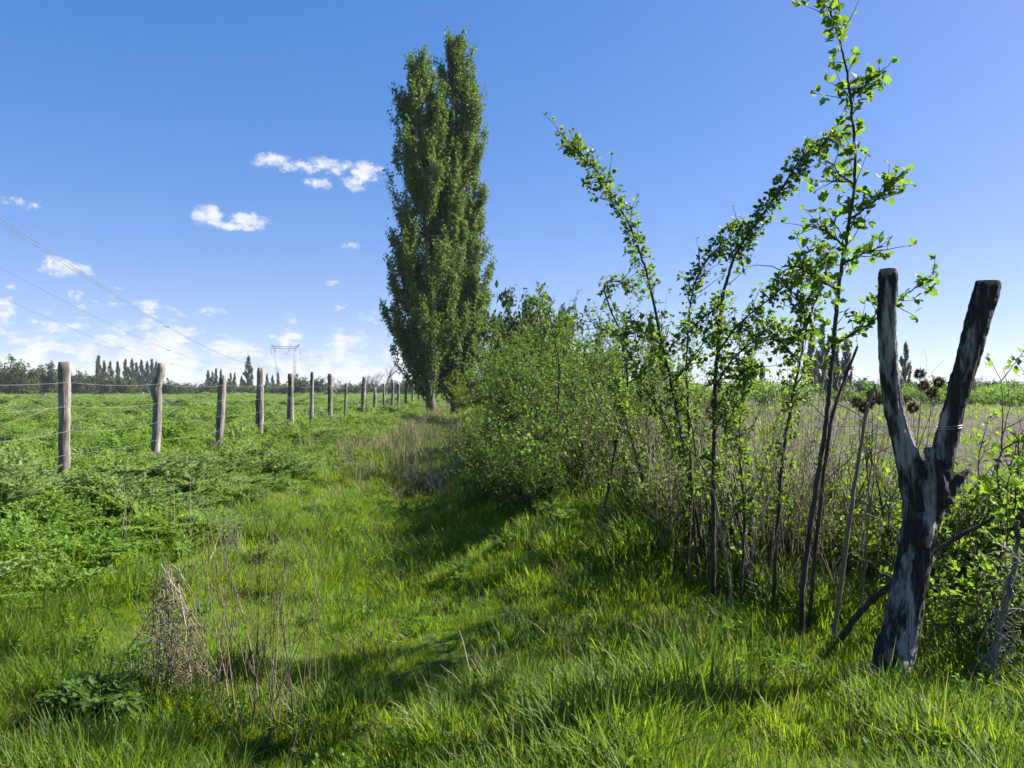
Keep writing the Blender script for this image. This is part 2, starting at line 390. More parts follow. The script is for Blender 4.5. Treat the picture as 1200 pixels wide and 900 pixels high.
# ------------------------------------------------------------------ small plants scattered over the ground (countless: stuff)
def proto_grass(r, n, hmin, hmax, rad, w, mat, lean=.5):
    mb = MB(); a = r.random(n) * 6.283; rr = rad * np.sqrt(r.random(n)); Lh = hmin + (hmax - hmin) * r.random(n)
    base = np.stack([rr * np.cos(a), rr * np.sin(a), np.full(n, -.02)], -1)
    az = a + r.normal(0, .9, n); ln = lean * (.25 + r.random(n)); od = np.stack([np.cos(az), np.sin(az), np.zeros(n)], -1)
    sd = np.stack([-np.sin(az + r.normal(0, .5, n)), np.cos(az), np.zeros(n)], -1); ww = w * (.6 + .8 * r.random(n))
    T = np.array([0, .4, .75, 1.0]); wf = np.array([.8, 1, .7, 0])
    v = []
    for t, f in zip(T, wf):
        c = base + od * (Lh * ln * t ** 1.8)[:, None] + np.array([0, 0, 1.]) * (Lh * (t - .35 * ln * t * t))[:, None]
        v += [c - sd * (ww * f)[:, None]] + ([c + sd * (ww * f)[:, None]] if f else [])
    V = np.stack(v, 1); k = np.arange(n)[:, None] * 7
    q = np.concatenate([k + [[0, 1, 3, 2]], k + [[2, 3, 5, 4]]]); tr = k + [[4, 5, 6]]
    mb.add(V.reshape(-1, 3), q, tr); return mb.mesh('grass_tuft', mat)


def proto_fern(r, nf, Lmin, Lmax, mat):      # clump of lacy, twice-divided leaves
    mb = MB(); pos = []; dr = []; sz = []
    for _ in range(nf):
        a = r.random() * 6.283; Ln = Lmin + (Lmax - Lmin) * r.random(); ln = .35 + .8 * r.random()
        o = np.array([math.cos(a), math.sin(a), 0]); sd = np.array([-math.sin(a), math.cos(a), 0])
        t = np.linspace(0, 1, 9)[:, None]; c = o * Ln * ln * t ** 1.5 + np.array([0, 0, 1]) * Ln * (t - .42 * ln * t ** 2.2) + r.normal(0, .03, 3) * [1, 1, 0]
        tube(mb, c[::2], np.linspace(.004, .0015, 5), 3, False)
        for k in range(3, 9):
            tt = k / 8; pl = Ln * .36 * (1.15 - tt) + .03
            dd = unit(c[k] - c[k - 1])
            for s in (-1, 1):
                pd = unit(sd * s + dd * .55 + r.normal(0, .12, 3))
                for j in range(1, 5):
                    q = c[k] + pd * pl * j / 4
                    for s2 in (-1, 1): pos.append(q); dr.append(unit(pd * .9 + s2 * .8 * dd + r.normal(0, .2, 3))); sz.append(pl * .42 * (1.2 - j / 5) + .012)
                pos.append(c[k] + pd * pl); dr.append(pd); sz.append(pl * .3)
        pos.append(c[-1]); dr.append(unit(c[-1] - c[-2])); sz.append(.05)
    add_leaves(mb, np.array(pos), np.array(dr), np.array(sz), LEAF2, r, .8); return mb.mesh('feathery_weed', mat)


def proto_broad(r, n, h, rad, size, mat, stems=6):
    mb = MB(); ps = []; ds = []
    for _ in range(stems):
        a = r.random() * 6.283; d = np.array([math.cos(a) * .45, math.sin(a) * .45, 1]); b = branch(r, [math.cos(a) * rad * .3, math.sin(a) * rad * .3, -.02], d, h * (.6 + .5 * r.random()), 5, .15)
        tube(mb, b, np.linspace(.005, .002, 5), 3, False); m = n // stems
        p, dd = along(r, [b], m, .25); ps.append(p); az = r.random(m) * 6.283; ds.append(np.stack([np.cos(az), np.sin(az), .25 + .5 * r.random(m)], -1))
    p = np.concatenate(ps); d = np.concatenate(ds); add_leaves(mb, p, d, size * (.6 + .7 * r.random(len(p))), LEAF6, r, 1.0); return mb.mesh('leafy_weed', mat)


def scatter(name, label, cat, protos, x, y, scl, idx, sink=0.0, kind='stuff', sz=None):
    """one object: the given small meshes set on points by geometry nodes"""
    n = len(x); pts = np.stack([x, y, gh(x, y) - sink], -1).astype(np.float32)
    me = bpy.data.meshes.new(name); me.vertices.add(n); me.vertices.foreach_set('co', pts.ravel())
    r = np.random.default_rng(n)
    rot = np.stack([r.normal(0, .10, n), r.normal(0, .10, n), r.random(n) * 6.283], -1).astype(np.float32)
    s3 = np.stack([scl, scl, scl * (1 if sz is None else sz)], -1).astype(np.float32)
    me.attributes.new('rot', 'FLOAT_VECTOR', 'POINT').data.foreach_set('vector', rot.ravel())
    me.attributes.new('scl', 'FLOAT_VECTOR', 'POINT').data.foreach_set('vector', s3.ravel())
    me.attributes.new('pick', 'INT', 'POINT').data.foreach_set('value', np.asarray(idx, np.int32))
    pc = bpy.data.collections.new(name + '_kinds')
    for k, pm in enumerate(protos):
        o = bpy.data.objects.new('%s_%02d' % (name, k), pm); pc.objects.link(o)
    ng = bpy.data.node_groups.new(name + '_scatter', 'GeometryNodeTree')
    ng.interface.new_socket('Geometry', in_out='INPUT', socket_type='NodeSocketGeometry'); ng.interface.new_socket('Geometry', in_out='OUTPUT', socket_type='NodeSocketGeometry')
    N = ng.nodes; L = ng.links; gi = N.new('NodeGroupInput'); go = N.new('NodeGroupOutput'); ci = N.new('GeometryNodeCollectionInfo')
    ci.inputs['Collection'].default_value = pc; ci.inputs['Separate Children'].default_value = True; ci.inputs['Reset Children'].default_value = True
    ip = N.new('GeometryNodeInstanceOnPoints'); ip.inputs['Pick Instance'].default_value = True
    def att(nm, ty):
        a = N.new('GeometryNodeInputNamedAttribute'); a.data_type = ty; a.inputs['Name'].default_value = nm; return a.outputs['Attribute']
    e2r = N.new('FunctionNodeEulerToRotation'); L.new(att('rot', 'FLOAT_VECTOR'), e2r.inputs[0])
    L.new(gi.outputs[0], ip.inputs['Points']); L.new(ci.outputs[0], ip.inputs['Instance']); L.new(att('pick', 'INT'), ip.inputs['Instance Index'])
    L.new(e2r.outputs[0], ip.inputs['Rotation']); L.new(att('scl', 'FLOAT_VECTOR'), ip.inputs['Scale']); L.new(ip.outputs[0], go.inputs[0])
    o = obj(name, me); md = o.modifiers.new('scatter', 'NODES'); md.node_group = ng
    return tag(o, label, cat, None, kind)


def spread(r, dens, y0, y1, p, half=.82, extra=1.5):
    """random ground points ahead of the camera; density dens*(3/y)^p per square metre"""
    ys = np.linspace(y0, y1, 400); wid = 2 * (half * ys + extra); d = dens * np.minimum(1, (3.0 / np.maximum(ys, 3))) ** p
    cdf = np.concatenate([[0], np.cumsum((wid * d)[:-1] * np.diff(ys))]); n = int(cdf[-1])
    y = np.interp(r.random(n) * cdf[-1], cdf, ys); x = (r.random(n) * 2 - 1) * (half * y + extra); return x, y


def build_ground_cover():
    r = np.random.default_rng(11)
    # --- grass
    G8 = [proto_grass(r, 40, .05, .125, .09, .0023, M_GRASS) for _ in range(5)] + [proto_grass(r, 34, .10, .21, .10, .0025, M_GRASS, .6) for _ in range(4)] \
        + [proto_grass(r, 26, .14, .27, .10, .0030, M_GRASS2, .7) for _ in range(3)] + [proto_grass(r, 30, .06, .17, .10, .0022, M_STRAWY, .8) for _ in range(2)] + [proto_grass(r, 6, .22, .40, .06, .0014, M_STRAWY, .4)]
    x, y = spread(r, 620, 1.6, 75, 1.45)
    u = x + U_SLOPE * y
    hem = sstep(-1.8, -3.8, u + 3.2 * (vnoise(x, y, 1.3, 5) - .5)) * sstep(5.2, 7.8, y)
    right = sstep(2.7, 4.0, u + .8 * (vnoise(x, y, 1.2, 6) - .5))
    dry = sstep(12, 22, y) * .55
    keep = r.random(len(x)) < (1 - .75 * hem) * (1 - .93 * right * sstep(4.5, 6.5, y)) * (1 - dry)
    x, y, u = x[keep], y[keep], u[keep]; n = len(x)
    lump = np.clip(.5 + 1.5 * (.6 * vnoise(x, y, .45, 8, 2) + .4 * vnoise(x, y, 1.7, 9, 1) - .5), 0, 1); bank = sstep(-.4, 1.0, u)
    idx = r.integers(0, 5, n); tall = r.random(n) < (.12 + .55 * sstep(.52, .75, lump) + .30 * bank); idx[tall] = r.integers(5, 12, tall.sum()); st = r.random(n) < .05 + .18 * sstep(.55, .75, vnoise(x, y, 1.3, 44)); idx[st] = r.integers(12, 14, st.sum()); idx[r.random(n) < .015] = 14
    scl = (.42 + 1.05 * lump ** 1.3) * (1 + .32 * sstep(-.6, .8, u) + .5 * np.exp(-((u - 1.9) / .6) ** 2) * sstep(4.3, 5.5, y)) * (1 + np.maximum(0, y - 5) / 22) * (.8 + .4 * r.random(n))
    scatter('grass', 'lush bright green grass covering the lane and the bank below the hedge', 'grass', G8, x, y, scl, idx, sz=1 / (1 + np.maximum(0, y - 5) / 45))
    # --- low leafy weeds mixed into the grass
    W = [proto_broad(r, 60, .10, .14, .027, M_WEED) for _ in range(3)] + [proto_broad(r, 60, .16, .14, .032, M_BROAD) for _ in range(2)]
    x, y = spread(r, 45, 2.4, 40, 1.2); u = x + U_SLOPE * y
    keep = (r.random(len(x)) < sstep(.45, .62, vnoise(x, y, 1.1, 12))) & (u < 3.2); x, y = x[keep], y[keep]
    scatter('low_weeds', 'small broad-leaved green weeds growing low among the lane grass', 'weeds', W, x, y, .7 + .6 * r.random(len(x)), r.integers(0, 5, len(x)))
    # --- feathery and leafy weeds of the field on the left
    Hm = [proto_fern(r, 11, .30, .58, M_HEM) for _ in range(2)] + [proto_fern(r, 10, .25, .55, M_HEM2) for _ in range(2)] + [proto_broad(r, 150, .42, .24, .042, M_BROAD, 12) for _ in range(3)] + [proto_fern(r, 9, .2, .38, M_HEM2) for _ in range(2)] + [proto_grass(r, 40, .25, .55, .16, .004, M_GRASS, .6) for _ in range(2)] + [proto_fern(r, 8, .35, .75, M_HEM3) for _ in range(2)]
    x, y = spread(r, 150, 4.6, 260, 1.75, .86, 2.0); u = x + U_SLOPE * y
    pr = np.maximum(sstep(-1.6, -3.6, u + 3.2 * (vnoise(x, y, 1.3, 5) - .5)) * sstep(4.2, 6.8, y + 2.5 * (vnoise(x, y, .9, 15) - .5)), .05 * (u < 1.2) * (y > 5.5) * sstep(.5, .75, vnoise(x, y, 1.0, 41)))
    keep = r.random(len(x)) < pr; x, y = x[keep], y[keep]; n = len(x)
    bp = vnoise(x, y, 2.2, 21, 2); idx = np.where(r.random(n) < .75 * sstep(.50, .66, bp), r.integers(4, 7, n), np.where(r.random(n) < .6, r.integers(0, 4, n), r.integers(7, 9, n))); gsel = r.random(n) < .12 + .35 * sstep(.5, .7, vnoise(x, y, 1.6, 51)); idx[gsel] = r.integers(9, 11, gsel.sum()); gs2 = r.random(n) < .6 * sstep(.55, .7, vnoise(x, y, 1.9, 52)); idx[gs2] = r.integers(11, 13, gs2.sum())
    scl = (.40 + 1.05 * vnoise(x, y, 1.1, 22)) * (.42 + .58 * sstep(-1.6, -5.2, x + U_SLOPE * y)) * (1 + np.maximum(0, y - 14) / 38) * (.8 + .4 * r.random(n))
    scatter('field_weeds', 'dense feathery green weeds filling the field behind the post fence', 'weeds', Hm, x, y, scl, idx, sz=1 / (1 + np.maximum(0, y - 14) / 55))
    # --- dry grass: worn part of the lane further on, odd straws nearby, the fallow field on the right
    D = [proto_grass(r, 24, .15, .42, .10, .0028, M_DRY, .8) for _ in range(3)] + [proto_grass(r, 9, .35, .85, .14, .0035, M_STALK, .45) for _ in range(3)] + [proto_grass(r, 16, .05, .16, .14, .003, M_DRY, 1.3) for _ in range(2)] + [proto_grass(r, 18, .06, .22, .16, .0026, M_STALK, 1.1) for _ in range(2)]
    x, y = spread(r, 150, 3.0, 110, 1.5, .84); u = x + U_SLOPE * y
    lane = sstep(9, 17, y) * np.exp(-((u + 1.3) / 2.0) ** 2) * (.30 + .70 * sstep(.38, .58, vnoise(x, y, 2.5, 31)))
    right = sstep(2.9, 4.1, u + .8 * (vnoise(x, y, 1.2, 6) - .5)) * sstep(4.3, 6, y) * (.25 + .5 * vnoise(x, y, 3.0, 61))
    near = .10 * (u < 2) * (vnoise(x, y, .9, 35) > .5) + .03 * (vnoise(x, y, .8, 33) > .74) * (y > 4)
    pr = np.maximum(np.maximum(lane, right), near); keep = r.random(len(x)) < pr; x, y, u = x[keep], y[keep], u[keep]; n = len(x)
    idx = np.where((y > 13) & (r.random(n) < .4), r.integers(3, 6, n), r.integers(0, 3, n)); ri = u > 2.9; idx[ri] = np.where(r.random(ri.sum()) < .30, r.integers(3, 6, ri.sum()), r.integers(7, 10, ri.sum())); th = (u < 2) & (y < 12) & (r.random(n) < .85); idx[th] = r.integers(6, 8, th.sum())
    scl = (.6 + .6 * r.random(n)) * (1 + np.maximum(0, y - 8) / 40) * np.where(u > 2.9, .75 - .27 * sstep(6, 10, y), 1)
    scatter('dry_grass', 'dry straw-coloured grass in the worn lane and the fallow field', 'grass', D, x, y, scl, idx, sz=1 / (1 + np.maximum(0, y - 8) / 60))


build_ground_cover()

# ------------------------------------------------------------------ trees
def poplar_meshes(r, H, prof, n_limbs, n_leaves, leaf, z_low, trunk_r, sink=.3):
    """prof(z) -> crown radius; returns trunk, limbs and crown builders around the origin"""
    tb = MB(); z = np.linspace(-sink, H * .97, 16); wob = np.cumsum(r.normal(0, .06, (16, 2)), 0) * .5; wob[0] = 0
    tp = np.stack([wob[:, 0], wob[:, 1], z], -1); tube(tb, tp, trunk_r * np.linspace(1.1, .05, 16) ** .9, 9, True, .08)
    lb = MB(); polys = []
    for k in range(n_limbs):
        f = (k + r.random()) / n_limbs; z0 = z_low + (H * .93 - z_low) * f ** 1.15
        rise = (.14 + .12 * r.random()) * H * (1 - .55 * f); z1 = min(z0 + rise, H * .985); a = r.random() * 6.283
        rad = prof(z1) * (.62 + .42 * r.random()); t = np.linspace(0, 1, 7)
        c0 = np.array([np.interp(z0, z, tp[:, 0]), np.interp(z0, z, tp[:, 1])])
        rr = rad * (1 - (1 - t) ** 1.8); zz = z0 + (z1 - z0) * t ** 1.25
        p = np.stack([c0[0] + rr * math.cos(a) + r.normal(0, .07, 7) * t, c0[1] + rr * math.sin(a) + r.normal(0, .07, 7) * t, zz], -1)
        tube(lb, p, np.linspace(.075, .010, 7) * trunk_r / .38, 4, False); polys.append(p)
        for _ in range(4):
            i = r.integers(2, 6); d = unit(np.array([math.cos(a) + r.normal(0, .6), math.sin(a) + r.normal(0, .6), 2.2 + r.random()]))
            q = branch(r, p[i], d, (.6 + .9 * r.random()) * H / 27, 4, .1, .1); polys.append(q); tube(lb, q, [.014, .011, .008, .004], 3, False)
    cb = MB(); wl = r.random(len(polys)); n1 = n_leaves // 2; pa = along(r, polys, n1, .2)[0]; pb = along(r, [q for q, w_ in zip(polys, wl) if w_ > .6], n_leaves - n1, .3)[0]; p = np.concatenate([pa, pb])
    cl = r.normal(0, .13 * H / 27, (n_leaves, 3)) * [1, 1, 1.5]
    add_leaves(cb, p + cl, unit(r.normal(size=(n_leaves, 3)) + [0, 0, .2]), leaf * (.6 + .8 * r.random(n_leaves)), LEAF2, r, .3)
    return tb, lb, cb


def big_poplars():
    r = np.random.default_rng(5)
    specs = [(505, 58.0, 68, [(68, 2), (82, 14), (100, 25), (125, 31), (200, 41), (280, 45), (350, 51), (400, 42), (430, 26), (450, 15), (480, 9)], -6, 'dark left poplar of the tall pair, fuller and a little shorter'),
             (533, 60.0, 42, [(42, 1), (58, 10), (78, 22), (100, 29), (125, 34), (200, 38), (280, 39), (350, 40), (400, 34), (430, 29), (450, 20), (480, 10)], -1, 'sunlit right poplar of the tall pair, reaching highest')]
    for px, Y, top, pr, tilt, lab in specs:
        x = (px - 600) / F * Y; b = G(x, Y); k = Y / F
        zs = [EYE + (HORIZON - q[0]) * k - b for q in pr][::-1]; rs = [q[1] * k for q in pr][::-1]
        H = EYE + (HORIZON - top) * k - b
        t = thing('poplar_tree', lab, 'tree', (x, Y, b), 'tall poplars at the end of the lane')
        tb, lb, cb = poplar_meshes(r, H, lambda z: float(np.interp(z, zs, rs)), 210, 100000, .19, .5, .36)
        tb.build('trunk', M_TRUNK, t); lb.build('limbs', M_TRUNK, t); cb.build('crown', M_POPLAR, t, False)
        t.rotation_euler.y = R(tilt * .25)


big_poplars()


def tree_round(r, H, W, n, leaf, mat, low=.12, trunk=.12):
    tb = MB(); tube(tb, branch(r, [0, 0, -.3], [0, 0, 1], H * .62, 6, .06), np.linspace(trunk, trunk * .3, 6), 7)
    lb = MB(); polys = []
    for k in range(46):
        z0 = H * (low + .45 * r.random()); a = r.random() * 6.283; el = .15 + 1.0 * r.random(); L_ = W * (.55 + .5 * r.random())
        p = branch(r, [0, 0, z0], [math.cos(a), math.sin(a), el], L_ * (1 + .35 * el), 6, .16, .06); polys.append(p); tube(lb, p, np.linspace(.045, .008, 6) * trunk / .12, 4, False)
        for _ in range(4):
            i = r.integers(2, 6); q = branch(r, p[i], unit(p[i] - p[i - 1]) + r.normal(0, .6, 3), L_ * .4, 4, .2, .05); polys.append(q)
    cb = MB(); p, d = along(r, polys, n, .3); p = p + r.normal(0, .07 * W, (n, 3)); p[:, 2] = np.maximum(p[:, 2], .05)
    add_leaves(cb, p, unit(r.normal(size=(n, 3))), leaf * (.6 + .8 * r.random(n)), LEAF2, r, .5)
    return tb, lb, cb


def bare_tree(r, H, spreadf=.5):
    mb = MB()
    def rec(p, d, L_, rad, lv):
        q = branch(r, p, d, L_, 5, .10, .04); tube(mb, q, np.linspace(rad, rad * .55, 5), 4 if lv < 2 else 3, False)
        if lv >= 4: return
        for _ in range(3 if lv else 6):
            i = r.integers(2, 5); rec(q[i], unit(unit(q[i] - q[i - 1]) + r.normal(0, spreadf, 3) + [0, 0, .15]), L_ * (.55 + .2 * r.random()), rad * .55, lv + 1)
    rec(np.array([0, 0, -.2]), np.array([0, 0, 1.]), H * .36, H * .021, 0)
    return mb


ORD = ['first', 'second', 'third', 'fourth', 'fifth', 'sixth', 'seventh', 'eighth', 'ninth', 'tenth', 'eleventh', 'twelfth', 'thirteenth', 'fourteenth', 'fifteenth', 'sixteenth', 'seventeenth', 'eighteenth', 'nineteenth', 'twentieth',
       'twenty-first', 'twenty-second', 'twenty-third', 'twenty-fourth', 'twenty-fifth', 'twenty-sixth', 'twenty-seventh', 'twenty-eighth', 'twenty-ninth', 'thirtieth', 'thirty-first', 'thirty-second', 'thirty-third', 'thirty-fourth', 'thirty-fifth', 'thirty-sixth']


def far_trees():
    r = np.random.default_rng(23)
    base = []
    for k in range(3):                       # slim poplars about 20 m tall, 4 m wide
        prof = lambda z, w=(1.5, 1.9, 2.4)[k]: w * float(np.interp(z, [0, 2, 8, 15, 20], [.35, .8, 1, .62, .04]))
        base.append([m.mesh(nm, mt) for m, nm, mt in zip(poplar_meshes(r, 20, prof, 70, 8000, .42, .6, .3), ('trunk', 'limbs', 'crown'), (M_TRUNK, M_TRUNK, M_FAR))])
    rnd = [[m.mesh(nm, mt) for m, nm, mt in zip(tree_round(r, 8, 4.2, 5200, .5, mt2, .06, .2), ('trunk', 'limbs', 'crown'), (M_TRUNK, M_TRUNK, mt2))] for mt2 in (M_FAR2, M_FAR, M_FAR2)]
    bares = [bare_tree(r, 14).mesh('branches', M_BARE) for _ in range(3)]

    def put(name, parts, px, top, Y, native, label, group, wide=1.0, names=('trunk', 'limbs', 'crown')):
        x = (px - 600) / F * Y; b = G(x, Y); H = EYE + (HORIZON - top) / F * Y - b
        t = thing(name, label, 'tree', (x, Y, b), group, r.random() * 6.28); s = H / native; t.scale = (s * wide, s * wide, s)
        for nm, me in zip(names, parts): obj(nm, me, t)
    row = [(115, 417), (122, 423), (129, 424), (138, 424), (147, 421), (154, 421), (160, 425), (166, 422), (172, 424), (178, 421), (183, 424)]
    for i, (px, tp) in enumerate(row):
        put('far_poplar', base[i % 3], px, tp, 330 + r.random() * 25, 20, 'slim dark poplar, %s from the left in the row between the first two posts' % ORD[i], 'far poplars between the first two posts', 1.15)
    row = [(244, 434), (249, 436), (253, 432), (259, 433), (270, 437), (275, 437), (283, 440)]
    for i, (px, tp) in enumerate(row):
        put('far_poplar', base[(i + 1) % 3], px, tp, 340 + r.random() * 20, 20, 'short dark poplar, %s from the left in the row behind the third post' % ORD[i], 'far poplars behind the third post', 1.2)
    put('far_poplar', base[2], 291, 418, 300, 20, 'tallest lone dark poplar behind the fourth post', 'far poplars behind the fourth post', 1.25)
    for i, (px, tp) in enumerate([(303, 436), (313, 438), (319, 440), (326, 437)]):
        put('far_poplar', base[i % 3], px, tp, 340 + 12 * r.random(), 20, 'small dark poplar, %s from the left below the pylon' % ORD[i], 'far poplars below the pylon', 1.2)
    # round trees and thickets of the left skyline
    for px, tp, Y, k, lab in [(6, 424, 190, 0, 'broad olive green tree at the left edge of the skyline'), (28, 430, 200, 2, 'rounded olive tree left of the nearest post on the skyline'),
                              (52, 428, 210, 1, 'dark leafy tree under the bare crown left of the nearest post'), (88, 436, 230, 1, 'dark bush tree just right of the nearest post'),
                              (101, 438, 235, 2, 'grey green bush tree before the poplar row'), (124, 440, 240, 0, 'low olive tree at the foot of the poplar row'), (146, 442, 235, 2, 'low rounded tree below the middle of the poplar row'),
                              (193, 446, 230, 0, 'brownish bush just right of the second post'), (352, 442, 240, 0, 'olive round tree behind the fifth post'), (372, 443, 245, 2, 'olive round tree behind the sixth post'),
                              (432, 447, 250, 1, 'dark round tree between the ninth and tenth posts'), (462, 446, 250, 1, 'dark round tree left of the poplar trunks'), (486, 446, 240, 1, 'dark round tree right beside the poplar trunks')]:
        put('far_tree', rnd[k], px, tp, Y, 8, lab, 'round trees on the left skyline', 1.0)
    for i, (px, tp, Y, lab) in enumerate([(53, 412, 215, 'thin bare tree rising left of the nearest post'), (30, 422, 220, 'low bare tree over the olive tree at left'), (397, 429, 150, 'small bare tree with flat crown behind the seventh post'),
                                          (424, 424, 150, 'bare tree with thin crown left of the wide bare tree'), (452, 414, 140, 'wide bare tree left of the tall poplars'), (440, 421, 150, 'bare tree overlapping the wide bare tree'),
                                          (1157, 425, 150, 'pale bare tree right of the forked trunk')]):
        put('bare_tree', [bares[i % 3]], px, tp, Y, 14, lab, 'bare trees on the skyline', 1.0, ('branches',))
    # right-hand skyline
    for px, tp, Y, k, w, lab in [(763, 369, 110, 0, .8, 'slim dark poplar behind the hedge shoots'), (776, 392, 112, 1, .8, 'shorter poplar beside the slim one behind the hedge'), (893, 424, 200, 1, 1, 'small dark poplar seen past the hedge shoots'),
                                 (951, 384, 120, 1, .75, 'dark poplar left of the tallest shoot'), (964, 378, 122, 2, .75, 'dark poplar right behind the tallest shoot'), (978, 382, 125, 0, .75, 'dark poplar in a trio left of the forked trunk'), (992, 392, 125, 1, .75, 'lower dark poplar next to the forked trunk'),
                                 (1061, 402, 150, 2, .8, 'dark poplar seen in the fork of the trunk')]:
        put('far_poplar', base[k], px, tp, Y, 20, lab, 'far poplars on the right', w * 1.25)
    for px, tp, Y, k, lab in [(1130, 441, 150, 0, 'olive tree right behind the right limb of the trunk'), (1163, 446, 160, 2, 'dull green tree below the pale bare tree'), (1183, 452, 170, 1, 'dark conical tree near the right edge'),
                              (1199, 449, 170, 1, 'dark tree cut by the right edge'), (1010, 444, 160, 1, 'dark round tree left of the forked trunk')]:
        put('far_tree', rnd[k], px, tp, Y, 8, lab, 'round trees on the right skyline')
    put('hedge_tree', rnd[1], 606, 352, 44, 8, 'dark leafy tree rising behind the hedge right of the poplars', None, .62)
    put('hedge_tree', rnd[2], 640, 352, 40, 8, 'second leafy tree rising behind the hedge, further right', None, .55)
    # low woods along the horizon
    L_ = [tree_round(r, 5, 3.2, 1500, .6, M_FAR2, .04, .15)[2].mesh('thicket', mt) for mt in (M_FAR2, M_FAR, M_FAR2)]
    n = 330; x = r.uniform(-420, -20, n); y = 260 + r.random(n) * 60
    tag(scatter('far_woods', 'low dark woodland along the far edge of the left field', 'woods', L_, x, y, .6 + .38 * r.random(n), r.integers(0, 3, n), .4))
    n = 420; x = r.uniform(6, 260, n); y = 70 + r.random(n) ** 1.5 * 120
    S = [tree_round(r, 1.7, 1.5, 900, .22, M_WEED, .04, .05)[2].mesh('scrub', mt) for mt in (M_WEED, M_HEDGE, M_HEM)]
    scatter('far_scrub', 'band of green scrub across the far side of the fallow field', 'scrub', S, x, y, .7 + .6 * r.random(n), r.integers(0, 3, n), .1)
    n = 150; x = r.uniform(20, 420, n); y = 260 + r.random(n) * 40
    scatter('far_copse', 'low dark trees along the horizon beyond the fallow field', 'woods', L_, x, y, .7 + .4 * r.random(n), r.integers(0, 3, n), .4)


far_trees()

# ------------------------------------------------------------------ power line
def power_line():
    Y = 420.0; px = 335; X0 = (px - 600) / F * Y; b = G(X0, Y); top = EYE + (HORIZON - 407) / F * Y - b; w = 17.5
    t = thing('pylon', 'grey lattice portal pylon standing beyond the fence posts', 'pylon', (X0, Y, b), None, R(-9))
    def lattice(mb, p, q, wd, n, r=.11):
        p = np.array(p, float); q = np.array(q, float); d = unit(q - p); a = unit(np.cross(d, [0, 1, 0])) if abs(d[1]) < .9 else np.array([1., 0, 0]); c = np.cross(d, a)
        L4 = [(1, 1), (1, -1), (-1, -1), (-1, 1)]
        f = lambda s, k: p + (q - p) * s + (a * L4[k][0] + c * L4[k][1]) * wd
        for k in range(4):
            tube(mb, np.array([f(0, k), f(1, k)]), r, 4)
            for i in range(n): tube(mb, np.array([f(i / n, k), f((i + 1) / n, (k + 1) % 4)]), r * .6, 3)
    for s in (-1, 1):
        m = MB(); lattice(m, (s * 3.9, 0, -.3), (s * 6.0, 0, top), .55, 9); m.build('leg', M_STEEL, t)
        m = MB(); lattice(m, (s * 6, 0, top), (s * 8.2, 0, top + 1.9), .2, 3, .08); m.build('earth_peak', M_STEEL, t)
    m = MB(); lattice(m, (-w / 2, 0, top), (w / 2, 0, top), .55, 14, .10); beam = m.build('cross_beam', M_STEEL, t)
    for x, dx in ((-w / 2 + .3, 0), (w / 2 - .3, 0)):
        m = MB(); tube(m, np.array([(x, 0, top), (x, 0, top - 4.2)]), .12, 5); m.build('insulator', M_STEEL, beam)
    for s in (-1, 1):
        m = MB(); tube(m, np.array([(s * 3.2, 0, top), (0, 0, top - 4.2)]), .12, 5); m.build('insulator', M_STEEL, beam)
    # conductors swing down from the pylon and pass to the left of the camera
    zt = top - 4.2 + b
    for i, (s, y0, py) in enumerate([(1, 60., 258), (0, 82., 313), (-1, 107., 347)]):
        pend = np.array([X0 + s * 8.45, Y]); x0 = -600 / F * y0; z0 = EYE + (HORIZON - py) / F * y0
        ym = [(169., 9.5), (190., 9.3), (214., 9.0)][i]; A = np.array([[v * v, v, 1] for v in (y0, ym[0], Y)]); c = np.linalg.solve(A, [z0, ym[1], zt])
        sl = (pend[0] - x0) / (Y - y0); yy = np.linspace(-60, Y, 90)
        m = MB()
        for off in ((-.22, .22) if i == 0 else (0,)):
            tube(m, np.stack([x0 + sl * (yy - y0) + off, yy, c[0] * yy ** 2 + c[1] * yy + c[2]], -1), .028, 4, False)
        o = m.build('power_cable', M_CABLE)
        tag(o, ['highest twin power cable slanting down across the left sky', 'middle power cable slanting across the left sky', 'lowest power cable crossing the left sky'][i], 'cable', 'power cables')
        d = MB(); yk = y0 * 1.9; zk = c[0] * yk ** 2 + c[1] * yk + c[2]; tube(d, np.array([(x0 + sl * (yk - y0), yk - .7, zk - .1), (x0 + sl * (yk - y0), yk + .7, zk - .1)]), .09, 6); d.build('damper', M_CABLE, o)


power_line()

